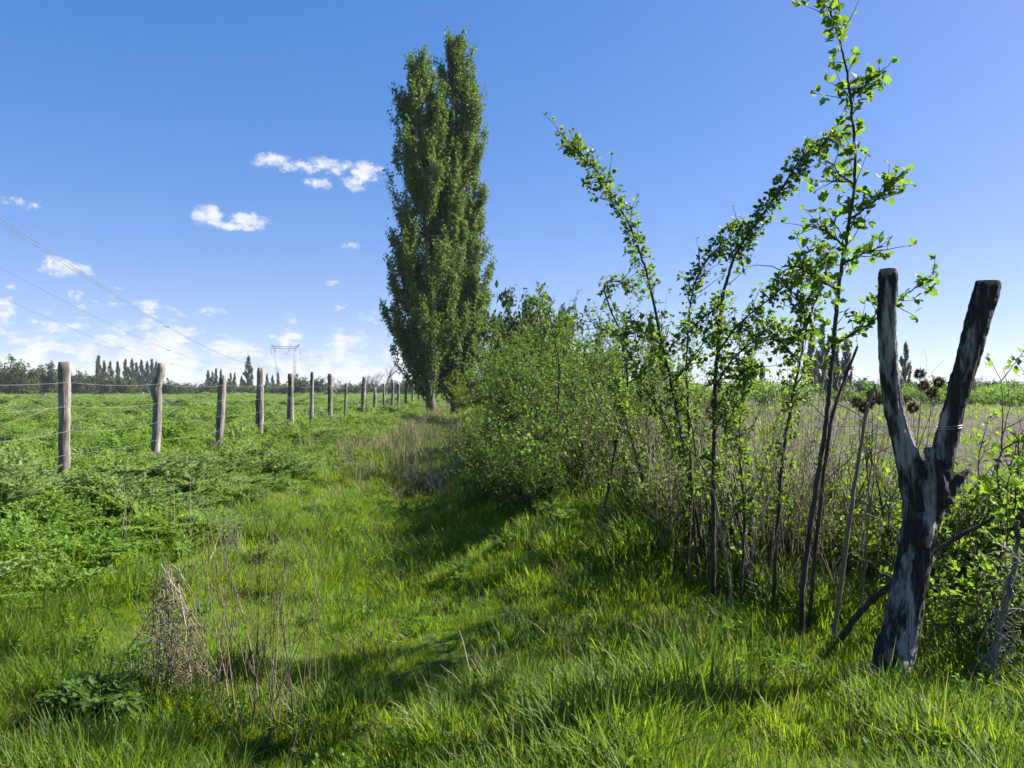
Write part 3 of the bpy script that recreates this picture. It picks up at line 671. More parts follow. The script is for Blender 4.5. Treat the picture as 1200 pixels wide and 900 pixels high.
# ------------------------------------------------------------------ fence on the left
def left_fence():
    r = np.random.default_rng(31)
    data = [(-150, 418, -152, 14), (75, 424, 74, 13.5), (189.5, 426, 182, 10), (261, 440, 255.5, 9), (305, 431, 303, 8.2), (340.5, 438, 339, 7.6), (366, 436, 365, 4.6), (387, 438, 387, 5.8), (406, 449, 403.5, 3.2), (427, 442, 424, 4.8),
            (439.5, 455, 438, 3.8), (450, 449, 450, 3), (460.5, 447, 459, 3.4), (467.5, 450, 466, 3.2), (476, 448, 475, 3), (484, 448, 483.5, 3), (491, 452, 491, 2.6), (497, 453, 497, 2.6)]
    f = thing('wire_fence', 'weathered wooden post and wire fence running along the left field', 'fence', (0, 0, 0))
    tops = []
    for k, (tx, ty, bx, wpx) in enumerate(data):
        Y = 9.0 * 471 / (545 - bx) if k else 6.2
        rad = wpx * Y / F / 2; b = P(bx, 460, Y); t = P(tx, ty, Y); b[2] = G(b[0], Y) - .3
        n = 22; s = np.linspace(0, 1, n)[:, None]; c = b + (t - b) * s; kink = np.zeros((n, 3))
        if k == 2: kink[:, 0] = -.05 * np.exp(-((s[:, 0] - .80) / .07) ** 2) - .03 * np.sin(s[:, 0] * 3.1); bulge = 1 + .35 * np.exp(-((s[:, 0] - .80) / .06) ** 2)
        else: kink[:, 0] = r.normal(0, .008) * np.sin(s[:, 0] * 3.1); bulge = 1 + .10 * np.sin(s[:, 0] * 7 + k)
        rr = rad * bulge * (1.06 - .12 * s[:, 0]); rr[-1] *= .86
        m = MB(); tube(m, c + kink + r.normal(0, .003, (n, 3)), rr, 14, True, .07, k)
        m.build('post', M_POST, f); tops.append((Y, c + kink, rad))
    for wi, zrel in enumerate((.12, -.16, -.45, -.72)):
        pts = []
        for Y, c, rad in tops:
            zt = EYE + zrel + .012 * (Y - 9) * (.3 if wi else .45); p = c[np.argmin(abs(c[:, 2] - zt))].copy(); p[2] = zt; p[1] -= rad * .2; p[0] += rad * .98; pts.append(p)
        full = []
        for a, b in zip(pts[:-1], pts[1:]):
            t = np.linspace(0, 1, 8)[:-1, None]; q = a + (b - a) * t; q[:, 2] -= (.03 + .02 * r.random()) * 4 * (t * (1 - t))[:, 0]; full.append(q)
        full.append(pts[-1][None]); m = MB(); tube(m, np.concatenate(full), .0017, 4, False); m.build('wire', M_WIRE, f)
    m = MB(); a = P(261, 514, 14.6); q = P(218, 580, 12.4); q[2] = G(q[0], q[1]) - .05
    tube(m, branch_between(r, a, q, 9, .012), np.linspace(.018, .03, 9), 6, True, .1); tag(m.build('leaning_stick', M_TWIG), 'dark thin stick leaning in the weeds against the third post', 'stick')


def branch_between(r, a, b, n, wob):
    t = np.linspace(0, 1, n)[:, None]; p = a + (b - a) * t; w = np.cumsum(r.normal(0, wob, (n, 3)), 0); w -= w[-1] * t + w[0] * (1 - t); return p + w


left_fence()

# ------------------------------------------------------------------ the forked trunk on the right
def forked_trunk():
    r = np.random.default_rng(41); Y = 4.0; k = Y / F
    base = P(1044, 800, Y); base[2] = G(base[0], Y)
    t = thing('forked_trunk', 'dead forked trunk with charred peeling bark and two sawn limbs', 'trunk', base)
    def path(lst, n, dy=lambda s: 0 * s):
        c = spline([P(a, b, Y) for a, b, w in lst], n); s = np.linspace(0, 1, n); c[:, 1] += dy(s); w = np.interp(np.linspace(0, len(lst) - 1, n), range(len(lst)), [q[2] for q in lst]) * k / 2 * .80
        return c - base, w
    mb = MB()
    main = [(1034, 850, 62), (1044, 800, 56), (1058, 745, 49), (1070, 690, 46), (1080, 640, 45), (1085, 600, 47), (1080, 570, 44), (1066, 525, 31), (1054, 480, 27), (1046, 430, 25), (1042, 375, 25), (1042, 318, 25)]
    c, w = path(main, 60, lambda s: .06 * np.sin(s * 3)); tube(mb, c, w, 28, True, .04, 1, .11)
    right = [(1080, 650, 34), (1091, 605, 44), (1101, 570, 40), (1108, 530, 32), (1116, 490, 29), (1125, 450, 30), (1135, 408, 31), (1145, 365, 33), (1153, 334, 34)]
    c2, w2 = path(right, 44, lambda s: .06 - .10 * s); tube(mb, c2, w2, 28, True, .04, 2, .11)
    kn = [(1098, 590, 32), (1112, 573, 24), (1125, 559, 14), (1136, 550, 5)]; c3, w3 = path(kn, 10); tube(mb, c3, w3, 14, True, .08, 3)
    st = [(1104, 590, 34), (1097, 560, 24), (1090, 538, 17), (1086, 524, 13)]; c4, w4 = path(st, 10, lambda s: -.02 * s); tube(mb, c4, w4, 14, True, .1, 4)
    kn = [(1076, 640, 26), (1079, 620, 40), (1082, 600, 26)]; c5, w5 = path(kn, 8, lambda s: -.012 + 0 * s); tube(mb, c5, w5, 14, True, .08, 5)
    for a in (-.9, .2, 1.2, 2.3, 3.4):       # root flare
        q = np.array([[0, 0, .22], [.06 * math.cos(a), .06 * math.sin(a), .04], [.14 * math.cos(a), .14 * math.sin(a), -.12]]); tube(mb, spline(q, 7), np.linspace(.07, .035, 7), 10, True, .08, 6)
    o = mb.build('trunk', M_STUMP, t)
    md = o.modifiers.new('join', 'REMESH'); md.mode = 'VOXEL'; md.voxel_size = .0055; md.use_smooth_shade = True
    sm = o.modifiers.new('soften', 'SMOOTH'); sm.factor = .5; sm.iterations = 6
    tx = bpy.data.textures.new('bark_relief', 'CLOUDS'); tx.noise_scale = .05; tx.noise_depth = 3
    dp = o.modifiers.new('relief', 'DISPLACE'); dp.texture = tx; dp.strength = .013; dp.mid_level = .5; dp.texture_coords = 'LOCAL'
    for cc, ww, tilt in ((c, w, .0), (c2, w2, .30)):
        m = MB(); e = cc[-1]; d = unit(cc[-1] - cc[-3]); n = 18; a = np.arange(n) / n * 6.283
        ring = lambda rr, h: np.stack([e[0] + rr * np.cos(a), e[1] + rr * np.sin(a), e[2] + h + tilt * rr * np.cos(a) * .3], -1)
        zz = np.array([0, 0, 1.]); tube(m, np.array([e - d * .03, e - d * .005 + zz * .004, e + zz * .012, e + zz * .0135]), np.array([.9, .99, .99, .95]) * ww[-1], n, True, .03, 3); m.build('cut_end', M_CUT, o)
    # wire twisted round the right limb
    i = 20; e = c2[i]; a = np.linspace(0, 4 * math.pi, 40); rr = w2[i] * 1.12
    m = MB(); tube(m, np.stack([e[0] + rr * np.cos(a), e[1] + rr * np.sin(a), e[2] + np.linspace(-.012, .012, 40) + .2 * rr * np.cos(a) * .3], -1), .0022, 4, False); m.build('wire_loop', M_WIRE, o)
    # strand of fence wire that the trunk carries along the hedge
    p0 = base + c2[i] + [0, w2[i], 0]; p1 = np.array([1.75 + .35 - U_SLOPE * 22, 22.0, 1.15]); tt = np.linspace(0, 1, 24)[:, None]
    q = p0 + (p1 - p0) * tt; q[:, 2] -= .12 * 4 * (tt * (1 - tt))[:, 0]
    m = MB(); tube(m, q, .0022, 4, False); tag(m.build('hedge_wire', M_WIRE), 'single rusty wire running from the forked trunk into the hedge', 'wire')


forked_trunk()

# ------------------------------------------------------------------ hedge
def bush_meshes(r, H, W, stems, n_leaves, leaf, mat, cluster=5):
    sb = MB(); polys = []
    for _ in range(stems):
        a = r.random() * 6.283; o = W * .32 * math.sqrt(r.random()); out = .10 + .45 * r.random()
        L_ = H * (.50 + .62 * r.random() ** 2); p = branch(r, [o * math.cos(a), o * math.sin(a), -.1], [out * math.cos(a + r.normal(0, .5)), out * math.sin(a + r.normal(0, .5)), 1], L_, 9, .09, .05)
        tube(sb, p, np.linspace(.013, .003, 9), 5, False); polys.append(p[4:])
        for k in range(9):
            i = r.integers(2, 9); d = unit(unit(p[i] - p[i - 1]) * .7 + r.normal(0, .55, 3) + [0, 0, .2]); q = branch(r, p[i], d, (.2 + .5 * r.random()) * W * .55, 5, .15, .03)
            tube(sb, q, np.linspace(.005, .0018, 5), 3, False); polys.append(q)
            for _ in range(2):
                j = r.integers(1, 5); w = branch(r, q[j], unit(q[j] - q[j - 1]) + r.normal(0, .7, 3), .12 + .2 * r.random(), 3, .15); tube(sb, w, [.003, .002, .0012], 3, False); polys.append(w)
    fb = MB(); m = n_leaves // cluster; p, d = along(r, polys, m, .1)
    p = np.repeat(p, cluster, 0) + r.normal(0, .016, (m * cluster, 3)); d = np.repeat(d, cluster, 0)
    add_leaves(fb, p, unit(d * .5 + r.normal(0, .8, (len(p), 3)) + [0, 0, .2]), leaf * (.55 + .8 * r.random(len(p))), LEAF2, r, .6)
    return sb, fb


def hedge():
    r = np.random.default_rng(51)
    near = [[m.mesh(nm, mt) for m, nm, mt in zip(bush_meshes(r, 2.9, 1.25, 16, 4300, .040, M_HEDGE), ('stems', 'foliage'), (M_TWIG, M_HEDGE))] for _ in range(3)]
    full = [[m.mesh(nm, mt) for m, nm, mt in zip(bush_meshes(r, 3.0, 1.6, 24, 9000, .048, M_HEDGE), ('stems', 'foliage'), (M_TWIG, M_HEDGE))] for _ in range(4)]
    yel = [m.mesh(nm, mt) for m, nm, mt in zip(bush_meshes(r, 3.0, 2.6, 26, 9000, .10, M_YELLOW), ('stems', 'foliage'), (M_TWIG, M_YELLOW))]
    spots = [(7.6, .25, 2.0, 0), (8.6, -.10, 2.1, 0), (9.5, .4, 2.2, 0), (10.3, -.2, 2.2, 0), (11.2, .35, 2.3, 0), (12.0, -.25, 2.3, 1), (13.0, .3, 2.6, 1), (14.0, -.2, 2.7, 1), (14.8, -.3, 3.2, 1), (15.9, .2, 3.6, 1), (17.2, -.2, 3.5, 1),
             (18.6, .2, 3.7, 1), (20.2, -.2, 3.6, 1), (22, .2, 3.5, 1), (24, -.2, 3.6, 1), (26.2, .2, 3.4, 1), (28.6, -.2, 3.6, 1), (31.4, .1, 3.4, 1), (34.5, -.1, 3.4, 1), (38, .1, 3.3, 1), (42, 0, 3.4, 1), (46.5, 0, 3.2, 1)]
    for i, (y, du, H, kind) in enumerate(spots):
        x = 2.05 + du * .8 - U_SLOPE * y; src = full[i % 4] if kind else near[i % 3]
        t = thing('hedge_shrub', '%s shrub of the green hedgerow, counted from the forked trunk towards the tall poplars' % ORD[i], 'shrub', (x, y, G(x, y)), 'shrubs of the hedgerow', r.random() * 6.28)
        s = H / 2.95; t.scale = (s, s, s * .86)
        for nm, me in zip(('stems', 'foliage'), src):
            o = obj(nm, me, t)
            if nm == 'foliage': o['kind'] = 'stuff'
    low = [[m.mesh(nm, mt) for m, nm, mt in zip(bush_meshes(r, 1.5, 1.7, 30, 9500, .046, M_HEDGE, 4), ('stems', 'foliage'), (M_TWIG, M_HEDGE))] for _ in range(2)]
    for i, (px, y, H, lab) in enumerate([(632, 7.7, .62, 'knee-high dense dark shrub nearest on the slope of the bank'), (604, 8.5, .72, 'knee-high dense dark shrub on the slope, second from the viewer'), (590, 9.5, .8, 'knee-high dense dark shrub reaching into the sunken lane'), (582, 10.9, .9, 'farthest of the knee-high dark shrubs on the slope'), (684, 8.8, .95, 'nearest of the low dense shrubs shading the lane'), (662, 10.4, 1.2, 'low dense dark shrub bulging from the hedge into the lane'), (646, 12.2, 1.35, 'low dense shrub behind the bulging dark one'), (634, 14.2, 1.5, 'low dense shrub at the turn of the hedge foot'),
                                         (624, 16.5, 1.6, 'low dense shrub further along the hedge foot'), (614, 19.5, 1.7, 'farthest low dense shrub at the hedge foot')]):
        x = (px - 600) / F * y; t = thing('low_shrub', lab, 'shrub', (x, y, G(x, y)), 'low shrubs at the hedge foot', r.random() * 6.28); t.scale = [H / 1.5] * 3
        for nm, me in zip(('stems', 'foliage'), low[i % 2]):
            o = obj(nm, me, t)
            if nm == 'foliage': o['kind'] = 'stuff'
    for (px, y, H, lab) in [(548, 52, 2.5, 'yellow green bush at the foot of the tall poplars'), (566, 47, 2.2, 'yellow green bush at the far end of the hedge')]:
        x = (px - 600) / F * y; t = thing('yellow_bush', lab, 'bush', (x, y, G(x, y)), None, r.random() * 6); t.scale = [H / 3.0] * 3
        for nm, me in zip(('stems', 'foliage'), yel): obj(nm, me, t)


hedge()


def rosettes(r, fb, polys, n, per, spur, leaf, tmpl=LEAF6, t0=.0):
    p, d = along(r, polys, n, t0, False); side = unit(np.cross(d, r.normal(size=(n, 3)))); c = p + side * spur * (.3 + .9 * r.random((n, 1)))
    cc = np.repeat(c, per, 0); dd = unit(np.repeat(side, per, 0) + r.normal(0, .75, (n * per, 3)) + [0, 0, .15])
    add_leaves(fb, cc + r.normal(0, spur * .12, cc.shape), dd, leaf * (.5 + .8 * r.random(len(cc))), tmpl, r, .5)


def sapling(name, label, group, traces, Y, r0, n_ros, leaf, seed, spur=.05, per=4, dy=0., leaf_objects=0, bare=.12, mat=None, twigs=.5):
    """traces: the first is the main stem, the rest side branches; each a list of (pixel x, pixel y)"""
    r = np.random.default_rng(seed); tr = []
    for k, lst in enumerate(traces):
        yy = Y + dy * np.linspace(0, 1, len(lst)) + (r.normal(0, .05, len(lst)).cumsum() if k else 0)
        tr.append(spline([P(a, b, y) for (a, b), y in zip(lst, yy)], 10 * len(lst)))
    b = tr[0][0].copy(); g = G(b[0], b[1]); tr[0][0][2] = min(b[2], g - .05)
    base = np.array([b[0], b[1], g]); t = thing(name, label, 'shrub', base, group)
    leafy = []; n_ros = int(n_ros * 2.2); leaf = leaf * .74; spur *= 1.15
    for k, c in enumerate(tr):
        c = c + r.normal(0, .0022, c.shape); ra = np.linspace(r0, r0 * .22, len(c)) if k == 0 else np.linspace(r0 * .45, r0 * .13, len(c))
        m = MB(); tube(m, c - base, ra, 7, True, .08, k); m.build('stem' if k == 0 else 'branch', M_TWIG, t)
        i0 = int(bare * len(c)) if k == 0 else 1; leafy.append(c[i0:] - base)
    tw = MB(); tws = []
    for c in list(leafy):
        for _ in range(int(len(c) * twigs)):
            i = r.integers(1, len(c) - 1); d = unit(unit(c[i + 1] - c[i]) + unit(r.normal(size=3)) * .9); q = branch(r, c[i], d, .05 + .22 * r.random() ** 2, 4, .15, .03); tube(tw, q, [.0035, .0028, .002, .0012], 4, False); tws.append(q)
    if tws: tag(tw.build('twigs', M_TWIG, t), kind='stuff')
    fb = MB(); rosettes(r, fb, leafy, n_ros, per, spur, leaf); rosettes(r, fb, [leafy[0][len(leafy[0]) // 2:]], n_ros // 3, per, spur * .9, leaf)
    if tws: rosettes(r, fb, tws, n_ros // 2, per, spur * .6, leaf, t0=.4)
    rosettes(r, fb, [leafy[0][-8:]], 14, per, spur * .7, leaf)
    tips = np.array([q[-1] for q in tws]); add_leaves(fb, np.repeat(tips, 3, 0), unit(r.normal(size=(len(tips) * 3, 3)) + [0, 0, .5]), leaf * (.6 + .7 * r.random(len(tips) * 3)), LEAF6, r, .5)
    o = fb.build('foliage', mat or M_SAP, t, False); o['kind'] = 'stuff'
    if leaf_objects:
        lm = MB(); v = np.array([[0, 0, 0], [.10, .10, .02], [.36, .26, .07], [.24, .42, .05], [.42, .58, .08], [.22, .70, .03], [.13, .88, 0], [0, 1.04, -.06], [-.13, .88, 0], [-.22, .70, .03], [-.42, .58, .08], [-.24, .42, .05], [-.36, .26, .07], [-.10, .10, .02],
                                    [0, .25, 0], [0, .45, 0], [0, .68, 0]])
        lm.add(v, [[0, 1, 2, 14], [14, 2, 3, 15], [15, 3, 4, 16], [16, 4, 5, 6], [0, 14, 12, 13], [14, 15, 11, 12], [15, 16, 10, 11], [16, 8, 9, 10]], [[16, 6, 7], [16, 7, 8]])
        me = lm.mesh('leaf', mat or M_SAP); from mathutils import Matrix
        p, d = along(r, leafy + tws, leaf_objects, .1)
        for i in range(leaf_objects):
            y = unit(np.cross(d[i], r.normal(size=3)) + .35 * d[i] + np.array([.25, -.1, .15])); h = unit(r.normal(size=3) + [0, 0, .8]); x = unit(np.cross(y, h)); z = np.cross(x, y); s = leaf * (.8 + .8 * r.random())
            mt = Matrix([[*row] for row in np.column_stack([x * s, y * s, z * s, p[i] + y * .012]).tolist()] + [[0, 0, 0, 1]])
            o = obj('leaf', me, t); o.matrix_local = mt
    return t


def saplings():
    grp = 'leafy shoots standing out of the hedge'
    sapling('hedge_sapling', 'slender leafy shoot arching up to the left against the sky', grp,
            [[(834, 700), (821, 632), (804, 542), (787, 451), (776, 404), (757, 317), (736, 261), (717, 229), (696, 196), (662, 160)], [(787, 451), (812, 420), (826, 398)], [(776, 404), (752, 388), (742, 372)], [(804, 542), (770, 480), (748, 440), (738, 410)]], 5.6, .016, 190, .043, 61, dy=-.3)
    sapling('hedge_sapling', 'leafy shoot arching up to the right towards the tallest shoot', grp,
            [[(836, 690), (836, 583), (838, 451), (841, 413), (846, 355), (860, 303), (887, 261), (920, 215), (943, 182), (985, 160)], [(841, 413), (866, 380), (900, 352), (925, 330), (950, 312)], [(838, 451), (860, 420), (880, 402), (905, 386), (940, 392)], [(846, 355), (825, 372), (806, 392)], [(838, 500), (868, 452), (885, 430)]], 5.2, .018, 260, .043, 62, dy=.25)
    sapling('hedge_sapling', 'thin upright leafy shoot between the two arching shoots', grp,
            [[(818, 680), (810, 560), (806, 470), (805, 411), (812, 340), (828, 306), (850, 282), (872, 262)], [(806, 470), (786, 440), (770, 425)]], 5.4, .011, 100, .040, 63, dy=.1)
    sapling('tall_sapling', 'tallest leafy shoot, broad bright leaves, reaching the top edge', grp,
            [[(938, 712), (952, 600), (968, 496), (975, 425), (983, 336), (995, 261), (1002, 200), (997, 117), (985, 51), (968, 2), (955, -30)], [(979, 402), (1005, 388), (1027, 373), (1062, 345), (1098, 318)], [(997, 256), (1022, 238), (1041, 222), (1056, 204)], [(996, 112), (1014, 100), (1033, 83)], [(986, 310), (1010, 298), (1034, 288)], [(990, 290), (970, 272), (958, 262)],
             [(982, 340), (955, 325), (930, 312), (905, 330)], [(1000, 215), (985, 205), (975, 190)]], 4.6, .017, 40, .062, 64, per=3, leaf_objects=290, mat=M_BRAMBLE, spur=.045, bare=.28)
    sapling('hedge_sapling', 'crooked leafy shoot just left of the tallest shoot', grp,
            [[(905, 720), (915, 560), (926, 481), (937, 425), (948, 373), (967, 322), (972, 290)], [(937, 425), (915, 400), (900, 388), (880, 398)], [(948, 373), (935, 350), (920, 330)]], 4.9, .012, 110, .042, 65)
    sapling('hedge_sapling', 'bushy hedge shoot with a nodding tip left of the left arching shoot', grp,
            [[(705, 620), (722, 520), (735, 450), (728, 394), (715, 362), (708, 335), (722, 330), (748, 340)], [(728, 394), (705, 385), (688, 368)], [(735, 450), (760, 430), (772, 405)], [(722, 520), (700, 470), (690, 430)]], 7.0, .014, 75, .042, 66)
    sapling('hedge_sapling', 'leafy hedge shoot beside the shadowed end of the bushy hedge', grp,
            [[(640, 600), (652, 500), (655, 430), (648, 390), (640, 360), (622, 350)], [(655, 430), (670, 400), (672, 375)], [(652, 500), (630, 450), (618, 420)]], 9.0, .014, 60, .045, 67)
    sapling('hedge_sapling', 'low leafy shoot leaning left at the foot of the hedge', grp,
            [[(770, 650), (752, 560), (735, 500), (728, 470), (720, 440)], [(752, 560), (772, 520), (782, 490)]], 6.2, .010, 55, .042, 68)
    sapling('hedge_sapling', 'straight leafy stem in the thicket below the right arching shoot', grp,
            [[(868, 700), (872, 600), (866, 520), (872, 450), (880, 425)], [(872, 600), (892, 560), (905, 520)], [(866, 520), (850, 490)]], 5.0, .010, 60, .042, 69)
    # cut and dead stems of the thicket
    r = np.random.default_rng(71)
    for i, (lst, Y, r0, lab) in enumerate([([(948, 735), (958, 620), (971, 512), (982, 466), (1005, 406)], 4.7, .013, 'cut brown stem with a bare end left of the forked trunk'),
                                           ([(975, 760), (992, 636), (1005, 546), (1016, 481), (1026, 450)], 4.5, .014, 'thick pale dead stem just left of the forked trunk'),
                                           ([(972, 770), (1010, 715), (1050, 680), (1105, 640), (1165, 606)], 4.45, .020, 'dark branch leaning behind the forked trunk down to the left'),
                                           ([(862, 745), (850, 650), (830, 560), (790, 505)], 4.9, .008, 'thin bent dead stem leaning left at the edge of the thicket'),
                                           ([(735, 700), (715, 660), (704, 610), (706, 560)], 5.6, .006, 'thin dark stem standing alone in the grass of the bank')]):
        c = spline([P(a, b, Y) for a, b in lst], 26); c[0, 2] = min(c[0, 2], G(c[0, 0], c[0, 1]) - .03); c = c + r.normal(0, .0018, c.shape); base = c[0].copy()
        t = thing('dead_sapling', lab, 'dead sapling', base, 'dead stems of the thicket'); m = MB(); tube(m, c - base, np.linspace(r0, r0 * .6, 26), 8, True, .12, i); m.build('stem', M_TWIG if i in (0, 2, 4) else M_STALK, t)
        m = MB()
        for _ in range(7):
            j = r.integers(8, 25); tube(m, branch(r, c[j] - base, unit(r.normal(size=3) + [0, 0, .8]), .12 + .3 * r.random(), 5, .15), np.linspace(.004, .0015, 5), 4, False)
        tag(m.build('twigs', M_TWIG, t), kind='stuff')


saplings()


def thicket():
    """dead weed stalks and brambles at the foot of the near shoots"""
    r = np.random.default_rng(81)
    spots = [(775, 6.3, 22), (800, 5.6, 24), (828, 6.6, 26), (856, 5.5, 26), (885, 6.2, 28), (905, 5.2, 24), (935, 5.8, 26), (962, 5.0, 18), (990, 5.7, 22), (1020, 5.3, 14), (740, 7.2, 18), (700, 7.6, 14), (950, 6.8, 26), (1050, 6.3, 20), (915, 7.2, 24), (1000, 7.4, 22)]
    for i, (px, Y, n) in enumerate(spots):
        x = (px - 600) / F * Y; g = G(x, Y); t = thing('dead_weed_clump', 'clump of tall brown dead stalks in the thicket, %s from the left' % ORD[sorted(s[0] for s in spots).index(px)], 'dead weeds', (x, Y, g), 'dead stalk clumps of the thicket')
        m = MB()
        for _ in range(n):
            a = r.random() * 6.283; o = .26 * math.sqrt(r.random()); h = .7 + .75 * r.random(); p = branch(r, [o * math.cos(a), o * math.sin(a), -.03], [r.normal(0, .16), r.normal(0, .16), 1], h, 7, .06)
            tube(m, p, np.linspace(.0042, .0016, 7), 4, False)
            for _ in range(3):
                j = r.integers(3, 7); tube(m, branch(r, p[j], unit(r.normal(0, .7, 3) + [0, 0, .9]), .10 + .22 * r.random(), 4, .2), [.002, .0016, .0013, .001], 3, False)
        m.build('stalks', M_STALK if i % 3 else M_STALK_PALE, t)
    # brambles and young leafy growth low in the hedge
    pr = [[m.mesh(nm, mt) for m, nm, mt in zip(bush_meshes(r, .95, .9, 14, 1000, .05, M_BRAMBLE, 3), ('stems', 'foliage'), (M_TWIG, M_BRAMBLE))] for _ in range(3)]
    big = [m.mesh(nm, mt) for m, nm, mt in zip(bush_meshes(r, .95, 1.0, 16, 1900, .046, M_BRAMBLE, 3), ('stems', 'foliage'), (M_TWIG, M_BRAMBLE))]
    B = [(700, 8.0, .7, 'left of the thicket'), (745, 7.0, .6, 'below the nodding shoot'), (765, 6.6, .7, 'under the left arching shoot'), (812, 6.3, .75, 'among the stalks under the left arching shoot'), (905, 5.9, .8, 'tall in the thicket left of the crooked shoot'), (850, 5.9, .65, 'under the right arching shoot'), (890, 6.4, .8, 'in the middle of the thicket'),
         (925, 5.7, .6, 'below the crooked shoot'), (965, 6.2, .75, 'under the tallest shoot'), (1005, 5.5, .6, 'left of the forked trunk'), (1010, 6.6, .7, 'behind the pale dead stem'), (1120, 5.0, .75, 'right of the forked trunk'), (1150, 4.5, .85, 'at the end of the leaning branch'), (1190, 4.9, 1.2, 'at the right edge'), (1200, 5.8, 1.3, 'behind the right edge bramble'), (1085, 5.6, .7, 'behind the fork of the trunk'),
         (655, 8.0, .8, 'at the shadowed foot of the hedge'), (625, 9.4, .9, 'at the dark left end of the near hedge'), (606, 11.2, 1.1, 'where the hedge meets the lane')]
    for i, (px, Y, H, lab) in enumerate(B):
        x = (px - 600) / F * Y; t = thing('bramble', 'low bright green bramble ' + lab, 'bramble', (x, Y, G(x, Y)), 'brambles at the foot of the hedge', r.random() * 6.28); s = H / .95; t.scale = (s, s, s)
        for nm, me in zip(('stems', 'foliage'), big if px > 1110 else pr[i % 3]): obj(nm, me, t)
    # burdock with dry burrs behind the trunk
    for q, (px, Y, hs, lab) in enumerate([(1070, 4.9, [(1078, 438), (1082, 452), (1100, 448), (1092, 460), (1070, 478), (1058, 470)], 'dry burdock with brown burrs seen in the fork of the trunk'), (1012, 4.8, [(1022, 462), (1032, 468), (1012, 478), (1018, 474), (1004, 472)], 'dry burdock with brown burrs left of the forked trunk')]):
        base = P(px, 760, Y); base[2] = G(base[0], Y); t = thing('dry_burdock', lab, 'burdock', base, 'dry burdocks')
        m = MB(); burrs = []; main = branch_between(r, np.array([0, 0, -.03]), P(px + 4, 520, Y) - base, 10, .012); tube(m, main, np.linspace(.008, .004, 10), 5)
        for (a, b) in hs:
            e = P(a, b, Y + r.normal(0, .06)) - base; tube(m, branch_between(r, main[r.integers(5, 10)], e, 6, .01), np.linspace(.004, .002, 6), 4, False)
            bu = MB(); n = 150; d = unit(r.normal(size=(n, 3))); add_leaves(bu, e + d * .010, d + r.normal(0, .2, (n, 3)), .026 + .012 * r.random(n), (LEAF2[0] * [.32, 1, 1], LEAF2[1]), r, 0); burrs.append(bu)
        so = m.build('stalks', M_STALK, t)
        for bu in burrs: bu.build('burr', M_BURR, so)
    # gnarled dead stalk at the right edge
    c = spline([P(a, b, 3.9) for a, b in [(1158, 838), (1166, 770), (1178, 710), (1190, 660), (1194, 610)]], 22); base = c[0].copy(); base[2] = G(base[0], base[1]); c[0, 2] = base[2] - .05; c = c + r.normal(0, .006, c.shape)
    t = thing('dead_stalk', 'grey gnarled dead stalk wrapped in dry fibres at the right edge', 'dead stalk', base); m = MB(); tube(m, c - base, np.linspace(.021, .008, 22), 8, True, .3, 9); m.build('stalk', M_POST, t)
    m = MB()
    for _ in range(150):
        j = r.integers(0, 18); tube(m, branch(r, c[j] - base + r.normal(0, .03, 3), unit(r.normal(0, 1, 3) + [0, 0, -.2]), .06 + .20 * r.random(), 6, .42, -.08), np.linspace(.003, .0012, 6), 3, False)
    tag(m.build('fibres', M_STALK_PALE, t), kind='stuff')


thicket()


